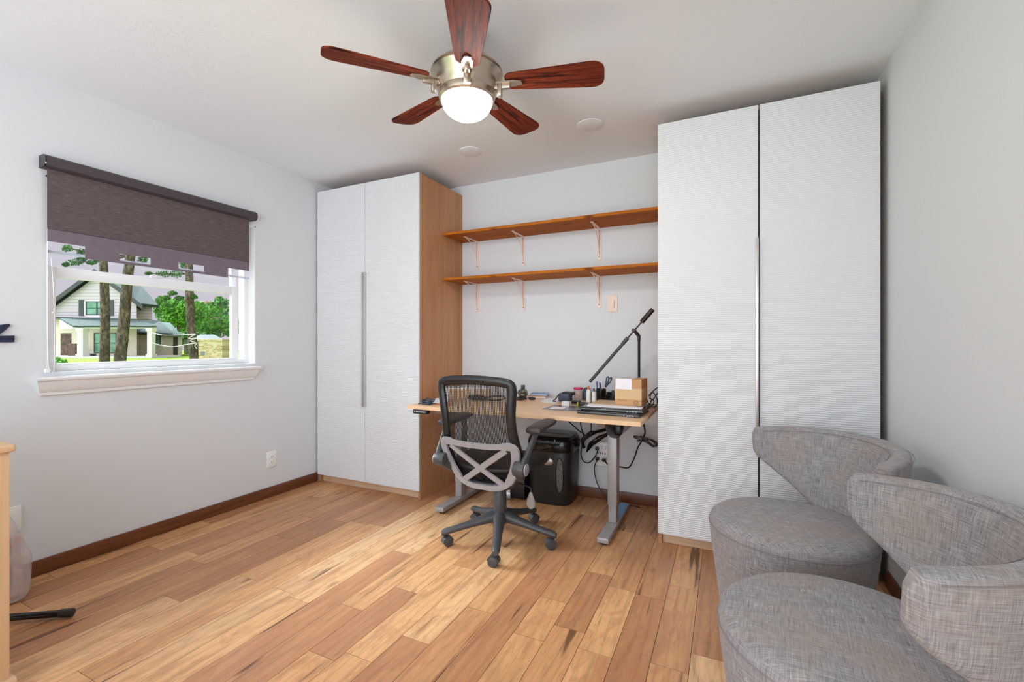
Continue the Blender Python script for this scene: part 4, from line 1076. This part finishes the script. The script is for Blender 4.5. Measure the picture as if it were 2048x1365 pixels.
# plastic bag
bc = Vector((-2.885, .84, 0))
t = thing('plastic_bag', 'translucent plastic bag of papers leaning by the left wall', 'bag', bc, .1)
rows = []; rg = random.Random(4)
N1 = 30
for j in range(16):
    v = j/15; zz_ = .01+.35*v; wv = .115*(1-.25*v) if v < .5 else .115*(.875-(v-.5)*1.3); dv = .075 if v < .5 else .075*(1-(v-.5)*1.3)
    if j == 0: wv *= .9; dv *= .8
    r_ = []
    for i in range(N1):
        a = 2*PI*i/N1; k = 1+.10*noise.noise(Vector((math.cos(a)*2.2, math.sin(a)*2.2, v*2.5)))+.05*noise.noise(Vector((math.cos(a)*6, math.sin(a)*6, v*5)))
        r_.append(Vector((wv*math.copysign(abs(math.cos(a))**.7, math.cos(a))*k, dv*math.sin(a)*k, zz_+.015*math.sin(a*3+v)*v)))
    rows.append(r_)
obj('bag_film', B().grid(rows, closeu=True, caps=True), m_bag, t)
obj('contents', B().box(-.07, .06, -.03, -.015, .02, .30).xform(Matrix.Rotation(.08, 4, 'Y')), m_paper, t, smooth=False)
obj('contents', B().box(-.05, .09, .0, .03, .02, .27).xform(Matrix.Rotation(-.1, 4, 'Y')), plain('pinkish printed papers', (206, 170, 160), .6, 0, .25, 20), t, smooth=False)
q0 = onz(140, 1226, .02); q1 = onz(10, 1234, .03); dd = (q1-q0).normalized(); q1 = q0+dd*.42
t = thing('stand_foot', 'black tubular foot with a rubber cap lying on the floor at left', 'stand foot', (q0.x, q0.y, 0))
v1 = Vector((q1.x-q0.x, q1.y-q0.y, .030)); v0 = Vector((0, 0, .0195))
obj('tube', B().cyl(v0, v1, .0135, bev=.001), m_blackg, t); obj('rubber_cap', B().cyl(v0-dd*.012, v0+dd*.035, .0165, bev=.004), m_black, t)

# ------------------------------------------------------------------ outdoors, seen through the window
GZ = -.04
b = B(); lc = deep(300, 700, 40)
b.box(-70, OX-.3, -20, 110, GZ-.3, GZ); struct('lawn', b, m_lawn, smooth=False)
def cp(cx__, cy__): return 80+cx__*.20513, 460+cy__*.20513
HD = 37.0
# house frame: X along the facade (RT), Y away from the viewer (FW)
h0 = deep(*cp(560, 1250), HD); h0.z = GZ
hrot = YAW
def H_(cx__, cy__, d=0):
    p_ = deep(*cp(cx__, cy__), HD+d)-h0; return Vector((p_.dot(RT), p_.dot(FW), p_.z))
def hx_(c, d=0): return H_(c, 700, d).x
def hz_(c, d=0): return H_(500, c, d).z
ho = thing('house', 'two-storey white house with a dark shingle roof and porch across the lawn', 'house', h0, YAW)
apex = H_(585, 425); rgt = hx_(943); lft = apex.x-(rgt-apex.x)*1.5
ezR = hz_(690); 
wallp = [(lft, 0, hz_(1255)-.2), (rgt, 0, hz_(1255)-.2), (rgt, 0, hz_(690)), (apex.x, 0, apex.z), (lft, 0, apex.z-(apex.z-hz_(690))*1.5)]
zp = hz_(860)
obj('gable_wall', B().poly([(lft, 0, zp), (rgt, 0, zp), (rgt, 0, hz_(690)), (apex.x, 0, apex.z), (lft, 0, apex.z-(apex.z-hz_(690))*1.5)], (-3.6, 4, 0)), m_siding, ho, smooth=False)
obj('lower_wall', B().poly([(lft, .02, -.1), (rgt, .02, -.1), (rgt, .02, zp), (lft, .02, zp)], (-3.6, 4, 0)), m_cream, ho, smooth=False)
sl = (apex.z-hz_(690))/(rgt-apex.x)
def roofslab(x0, z0, x1, z1, y0, y1, th, name='roof'):
    return obj(name, B().poly([(x0, y0, z0), (x1, y0, z1), (x1, y0, z1+th), (x0, y0, z0+th)], (-(y1-y0)*.9, y1-y0, 0)), m_roof, ho, smooth=False)
ov = .9
roofslab(apex.x, apex.z, rgt+ov, apex.z-sl*(rgt+ov-apex.x), -.5, 3.8, .22)
roofslab(apex.x, apex.z, lft-ov, apex.z-sl*(apex.x-lft+ov), -.5, 3.8, .22)
obj('fascia', B().poly([(apex.x, -.55, apex.z-.1), (rgt+ov, -.55, apex.z-sl*(rgt+ov-apex.x)-.1), (rgt+ov, -.55, apex.z-sl*(rgt+ov-apex.x)+.25), (apex.x, -.55, apex.z+.28), (lft-ov, -.55, apex.z-sl*(apex.x-lft+ov)+.25), (lft-ov, -.55, apex.z-sl*(apex.x-lft+ov)-.1)], (0, .08, 0)), m_hdark, ho, smooth=False)
# big rear roof rising to the right of the gable
P1 = H_(700, 470, 3); P2 = H_(1000, 560, 4.5); P3 = H_(1150, 735, 2.0); P4 = H_(945, 715, 1)
b = B(); tp = [H_(640, 440, 5), H_(990, 545, 5), H_(1150, 733, 1.6), H_(900, 712, 1.0), H_(700, 560, 1.0)]
b.poly(tp, (0, .2, -.25)); obj('roof', b, m_roof, ho, smooth=False)
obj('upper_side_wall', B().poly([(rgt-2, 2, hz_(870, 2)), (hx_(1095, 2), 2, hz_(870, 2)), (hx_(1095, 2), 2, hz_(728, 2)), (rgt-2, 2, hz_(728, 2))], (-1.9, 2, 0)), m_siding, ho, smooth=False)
# porch roof
b = B(); a_ = H_(165, 845, 0); zt1 = hz_(845); zb1 = hz_(935, -3)
yl = -3
b.poly([(lft-1, 0, zt1), (hx_(950), 0, hz_(870)), (hx_(1135, yl), yl, zb1), (hx_(325, yl), yl, zb1), (hx_(190, yl+1.5), yl+1.5, hz_(860, yl+1.5))], (0, 0, -.12)); obj('porch_roof', b, m_roof, ho, smooth=False)
obj('porch_beam', B().box(hx_(335, yl), hx_(1085, yl), yl+.1, yl+.4, hz_(962, yl), zb1-.02), m_hwhite, ho, smooth=False)
obj('porch_gable', B().poly([(hx_(190, -2), -2, hz_(880, -2)), (hx_(345, -2), -2, hz_(945, -2)), (hx_(345, -2), -2, hz_(962, -2)), (hx_(190, -2), -2, hz_(970, -2))], (0, .1, 0)), m_hwhite, ho, smooth=False)
for c0, c1 in ((348, 405), (1033, 1080)):
    X0, X1 = hx_(c0, yl), hx_(c1, yl); zt_ = hz_(955, yl)
    obj('porch_column', B().box(X0, X1, yl+.1, yl+.1+(X1-X0), -.02, zt_).box(X0-.06, X1+.06, yl+.04, yl+.16+(X1-X0), -.02, .3).box(X0-.06, X1+.06, yl+.04, yl+.16+(X1-X0), zt_-.25, zt_), m_hwhite, ho, smooth=False)
obj('porch_slab', B().box(lft, hx_(1085, yl), yl, 0, -.02, .12), m_hwhite, ho, smooth=False)
def hwin(c0, c1, r0, r1, d, mull=1, name='window'):
    X0, X1, Z1, Z0 = hx_(c0, d), hx_(c1, d), hz_(r0, d), hz_(r1, d); y = d
    b = B(); f_ = .07
    b.box(X0, X0+f_, y-.08, y-.02, Z0, Z1).box(X1-f_, X1, y-.08, y-.02, Z0, Z1).box(X0, X1, y-.08, y-.02, Z0, Z0+f_).box(X0, X1, y-.08, y-.02, Z1-f_, Z1).box(X0, X1, y-.07, y-.02, (Z0+Z1)/2-.03, (Z0+Z1)/2+.03)
    for k in range(1, mull+1): xx = X0+(X1-X0)*k/(mull+1); b.box(xx-.04, xx+.04, y-.08, y-.02, Z0, Z1)
    o_ = obj(name, b, m_hdark, ho, smooth=False); obj('pane', B().box(X0, X1, y-.045, y-.02, Z0, Z1), m_hglass, o_, smooth=False)
hwin(452, 668, 698, 832, 0); hwin(532, 752, 1008, 1203, .02); hwin(1083, 1180, 1018, 1122, 4.0, 1)
for c0, c1 in ((383, 430), (684, 722)):
    obj('shutter', B().box(hx_(c0), hx_(c1), -.06, -.005, hz_(840), hz_(684)), m_hdark, ho, smooth=False)
obj('front_door', B().box(hx_(208), hx_(303), -.06, .01, .12, hz_(1015)), m_hdoor, ho, smooth=False)
obj('window_trim', B().box(hx_(436), hx_(452), -.05, 0, hz_(845), hz_(690)).box(hx_(436), hx_(684), -.05, 0, hz_(850), hz_(834)).box(hx_(436), hx_(684), -.05, 0, hz_(697), hz_(688)), m_hwhite, ho, smooth=False)
# right wing
d4 = 4.0
obj('wing_wall', B().poly([(rgt-4, d4, -.1), (hx_(1385, d4), d4, -.1), (hx_(1385, d4), d4, hz_(1005, d4)), (rgt-4, d4, hz_(1005, d4))], (-3.6, 4, 0)), m_cream, ho, smooth=False)
obj('wing_roof', B().poly([H_(950, 852, 6), H_(1165, 890, 7), H_(1310, 1018, 3.2), H_(940, 1000, 3.2)], (0, .1, -.2)), m_roof, ho, smooth=False)
obj('wing_roof', B().poly([H_(1160, 900, 8), H_(1270, 905, 8), H_(1372, 1022, 3.4), H_(1300, 1022, 3.0)], (0, .1, -.2)), plain('lighter green shingle', (66, 92, 78), .85, 0, .3, 6), ho, smooth=False)
obj('side_door', B().box(hx_(1303, d4), hx_(1343, d4), d4-.06, d4, .05, hz_(1045, d4)), m_hdark, ho, smooth=False)
obj('window_sill', B().box(hx_(1078, d4), hx_(1190, d4), d4-.12, d4, hz_(1136, d4), hz_(1124, d4)).box(hx_(1184, d4), hx_(1192, d4), d4-.05, d4, hz_(1135, d4), hz_(1010, d4)), m_hwhite, ho, smooth=False)
# crate and planter box on the porch
def hobj(name, b, mat, label, cat, group=None):
    o_ = obj(name, b, mat, smooth=False); o_.location = h0; o_.rotation_euler[2] = YAW; return tag(o_, label, cat, group)
hobj('porch_cabinet', B().box(hx_(275, -1), hx_(345, -1), -1, -.6, .12, hz_(1110, -1)), m_hdoor, 'dark patterned cabinet on the porch beside the front door', 'cabinet')
hobj('planter_box', B().box(hx_(412, -1.5), hx_(515, -1.5), -1.7, -1.2, .12, hz_(1208, -1.5)), m_hdark, 'long dark planter on the porch between the columns', 'planter')
hobj('fence', B().box(hx_(1405, 8), hx_(1900, 8), 8, 8.1, 0, hz_(1075, 8)), m_fence, 'weathered board fence right of the house', 'fence')
t = thing('shed', 'low dark shed behind the fence', 'shed', h0, YAW)
obj('shed_wall', B().box(hx_(1470, 12), hx_(1760, 12), 12, 15, 0, hz_(1085, 12)), m_fence, t, smooth=False)
obj('shed_roof', B().poly([H_(1440, 1075, 12), H_(1560, 1022, 13.5), H_(1700, 1022, 13.5), H_(1800, 1075, 12)], (0, .1, -.2)), m_hdark, t, smooth=False)
# stone mailbox pillar
d = 17.0; pa, pb_ = deep(*cp(1608, 1085), d), deep(*cp(1835, 1085), d); mid = (pa+pb_)/2; hw_ = (pb_-pa).length/2
t = thing('mailbox_pillar', 'tan stone mailbox pillar at the right edge of the window view', 'mailbox', (mid.x, mid.y, GZ), YAW)
obj('pillar', B().box(-hw_, hw_, -.35, .35, 0, pa.z-GZ), m_stone, t, smooth=False); obj('cap', B().box(-hw_-.02, hw_+.02, -.38, .38, pa.z-GZ+.001, pa.z-GZ+.06), m_stone, t, smooth=False)
obj('number_plaque', B().box(-hw_+.09, -hw_+.22, -.37, -.352, pa.z-GZ-.52, pa.z-GZ-.38), plain('grey plaque', (110, 120, 126), .5), t, smooth=False)
# trunks and foliage
def leaves(n, blobs, size, seed):
    rg = random.Random(seed); b = B(); bm = b.bm
    for _ in range(n):
        c_, r_ = rg.choice(blobs)
        while True:
            v = Vector((rg.uniform(-1, 1), rg.uniform(-1, 1), rg.uniform(-1, 1)))
            if v.length < 1: break
        p_ = Vector(c_)+Vector((v.x*r_[0], v.y*r_[1], v.z*r_[2]))
        a_ = Vector((rg.gauss(0, 1), rg.gauss(0, 1), rg.gauss(0, 1))).normalized(); u_ = a_.orthogonal().normalized(); w_ = a_.cross(u_); s_ = size*rg.uniform(.6, 1.3)
        bm.faces.new([bm.verts.new(p_+u_*s_), bm.verts.new(p_+w_*s_*.6), bm.verts.new(p_-u_*s_), bm.verts.new(p_-w_*s_*.6)])
    return b
def trunk(pts, d, r, label, fol=None, leaf=None, size=.09, n=600, seed=1, group='pine trees on the front lawn'):
    P_ = [deep(*cp(x, y), d) for x, y in pts]; base = P_[0].copy(); base.z = GZ
    t = thing('pine_tree', label, 'tree', base, 0, group)
    L = [base]+P_[0:]; k = len(L)
    obj('trunk', B().tube([p_-base for p_ in L], r, 14, sub=5, rfun=lambda u: r*(1.25-.35*u)), m_bark, t)
    if fol:
        bl = []
        for (x, y, rx, rz_) in fol:
            p_ = deep(*cp(x, y), d)-base; sc_ = d/F*.20513; bl.append((tuple(p_), (rx*sc_, rx*sc_*.6, rz_*sc_)))
        obj('foliage', leaves(n, bl, size, seed), leaf or m_leafp, t, smooth=False)
        b = B()
        for (x, y, rx, rz_) in fol[:4]:
            p_ = deep(*cp(x, y), d)-base; tt = min(P_, key=lambda q: abs(q.z-base.z-p_.z-.5))-base; b.tube([tt, (tt+p_)/2+Vector((0, 0, -.05)), p_], .025, 5)
        obj('branch', b, m_bark, t)
trunk([(630, 1275), (635, 900), (630, 600), (622, 400), (615, 200), (600, -300)], 18, .138, 'straight pine trunk in front of the upper house window')
trunk([(780, 1275), (815, 950), (835, 700), (855, 450), (880, 250), (900, -300)], 17, .16, 'leaning pine trunk right of the straight one', [(330, 320, 100, 30), (270, 180, 70, 35), (400, 220, 50, 40), (500, 320, 60, 20), (1000, 290, 60, 40), (250, 340, 40, 20), (400, 290, 70, 22), (540, 310, 20, 14)], size=.035, n=1500, seed=2)
trunk([(1502, 1245), (1475, 950), (1460, 650), (1455, 420), (1450, 200), (1440, -300)], 22, .16, 'slimmer pine trunk with low branches near the mailbox pillar', [(1200, 430, 90, 35), (1060, 425, 50, 16), (1330, 430, 80, 40), (1400, 340, 50, 40), (1490, 650, 50, 30), (1290, 620, 60, 25), (1360, 665, 60, 25), (1180, 680, 70, 30), (1240, 740, 60, 25), (1150, 790, 50, 30), (1230, 660, 60, 25), (1520, 660, 20, 12)], size=.04, n=3000, seed=3)
def bush(px, py, d, rx, rz_, label, mat, n, size, seed, nb=9, group='trees beyond the lawn'):
    c_ = deep(*cp(px, py), d); sc_ = d/F*.20513; rg = random.Random(seed); R_ = rx*sc_; Z_ = rz_*sc_; base = Vector((c_.x, c_.y, GZ))
    t = thing('broadleaf_tree', label, 'tree', base, 0, group); bl = []
    for _ in range(nb):
        a = rg.uniform(0, 2*PI); q = rg.uniform(.15, .85); bl.append(((R_*q*math.cos(a), R_*q*math.sin(a), c_.z-GZ+Z_*rg.uniform(-.75, .75)), (R_*.34, R_*.34, Z_*.34)))
    obj('foliage', leaves(n, bl, size, seed), mat, t, smooth=False)
    b = B().tube([(0, 0, 0), (.1, 0, (c_.z-GZ)*.5), (0, .1, c_.z-GZ)], .18, 8)
    for k in range(4): q_ = Vector(bl[k][0]); b.tube([(0, 0, (c_.z-GZ)*.5), tuple(q_*.6+Vector((0, 0, .2))), tuple(q_)], .07, 5)
    obj('trunk', b, m_bark, t)
bush(1350, 850, 60, 200, 180, 'bright green leafy tree beyond the house wing', m_leafb, 5200, .22, 21, nb=22)
bush(1640, 930, 68, 250, 170, 'bright green spreading tree behind the stone pillar', m_leafb, 6000, .24, 22, nb=22)
bush(1740, 760, 84, 120, 110, 'tall leafy tree farthest right behind the others', m_leafd, 2600, .3, 23, nb=16)
bush(1560, 800, 96, 150, 100, 'pink-topped tree behind the slim pine trunk', m_leafr, 2600, .36, 24, nb=16)
bush(1190, 800, 78, 110, 150, 'dark loose tree between the house and the bright trees', m_leafd, 1300, .26, 25, nb=16)
bush(1480, 1060, 54.5, 200, 60, 'low dark hedge tree above the fence', m_leafd, 3000, .25, 26)
b = B(); 
sb = deep(*cp(185, 1250), 14); tag(obj('shrub', leaves(500, [((0, 0, .35), (.25, .25, .38))], .05, 31), m_leafb, loc=(sb.x, sb.y, GZ), smooth=False), 'small yellow-green shrub at the lower left of the window view', 'shrub')
# white cord strung round the slim pine
q = [(1085, 1005), (1180, 1025), (1290, 1028), (1400, 1025), (1515, 1020)]; d = 21.6
o_ = deep(*cp(1500, 1060), d)
def cc(l): return [deep(*cp(x, y), d)-o_ for x, y in l]
b = B().tube(cc(q), .012, 5).tube(cc([(1085, 1100), (1180, 1125), (1300, 1140), (1420, 1120), (1525, 1105)]), .012, 5).tube(cc([(1515, 1020), (1450, 1060), (1540, 1055), (1465, 1080), (1525, 1105), (1510, 1130), (1530, 1160)]), .012, 5)
tag(obj('cord', b, m_paper, loc=o_), 'white cord strung round the slim pine trunk outside', 'cord')
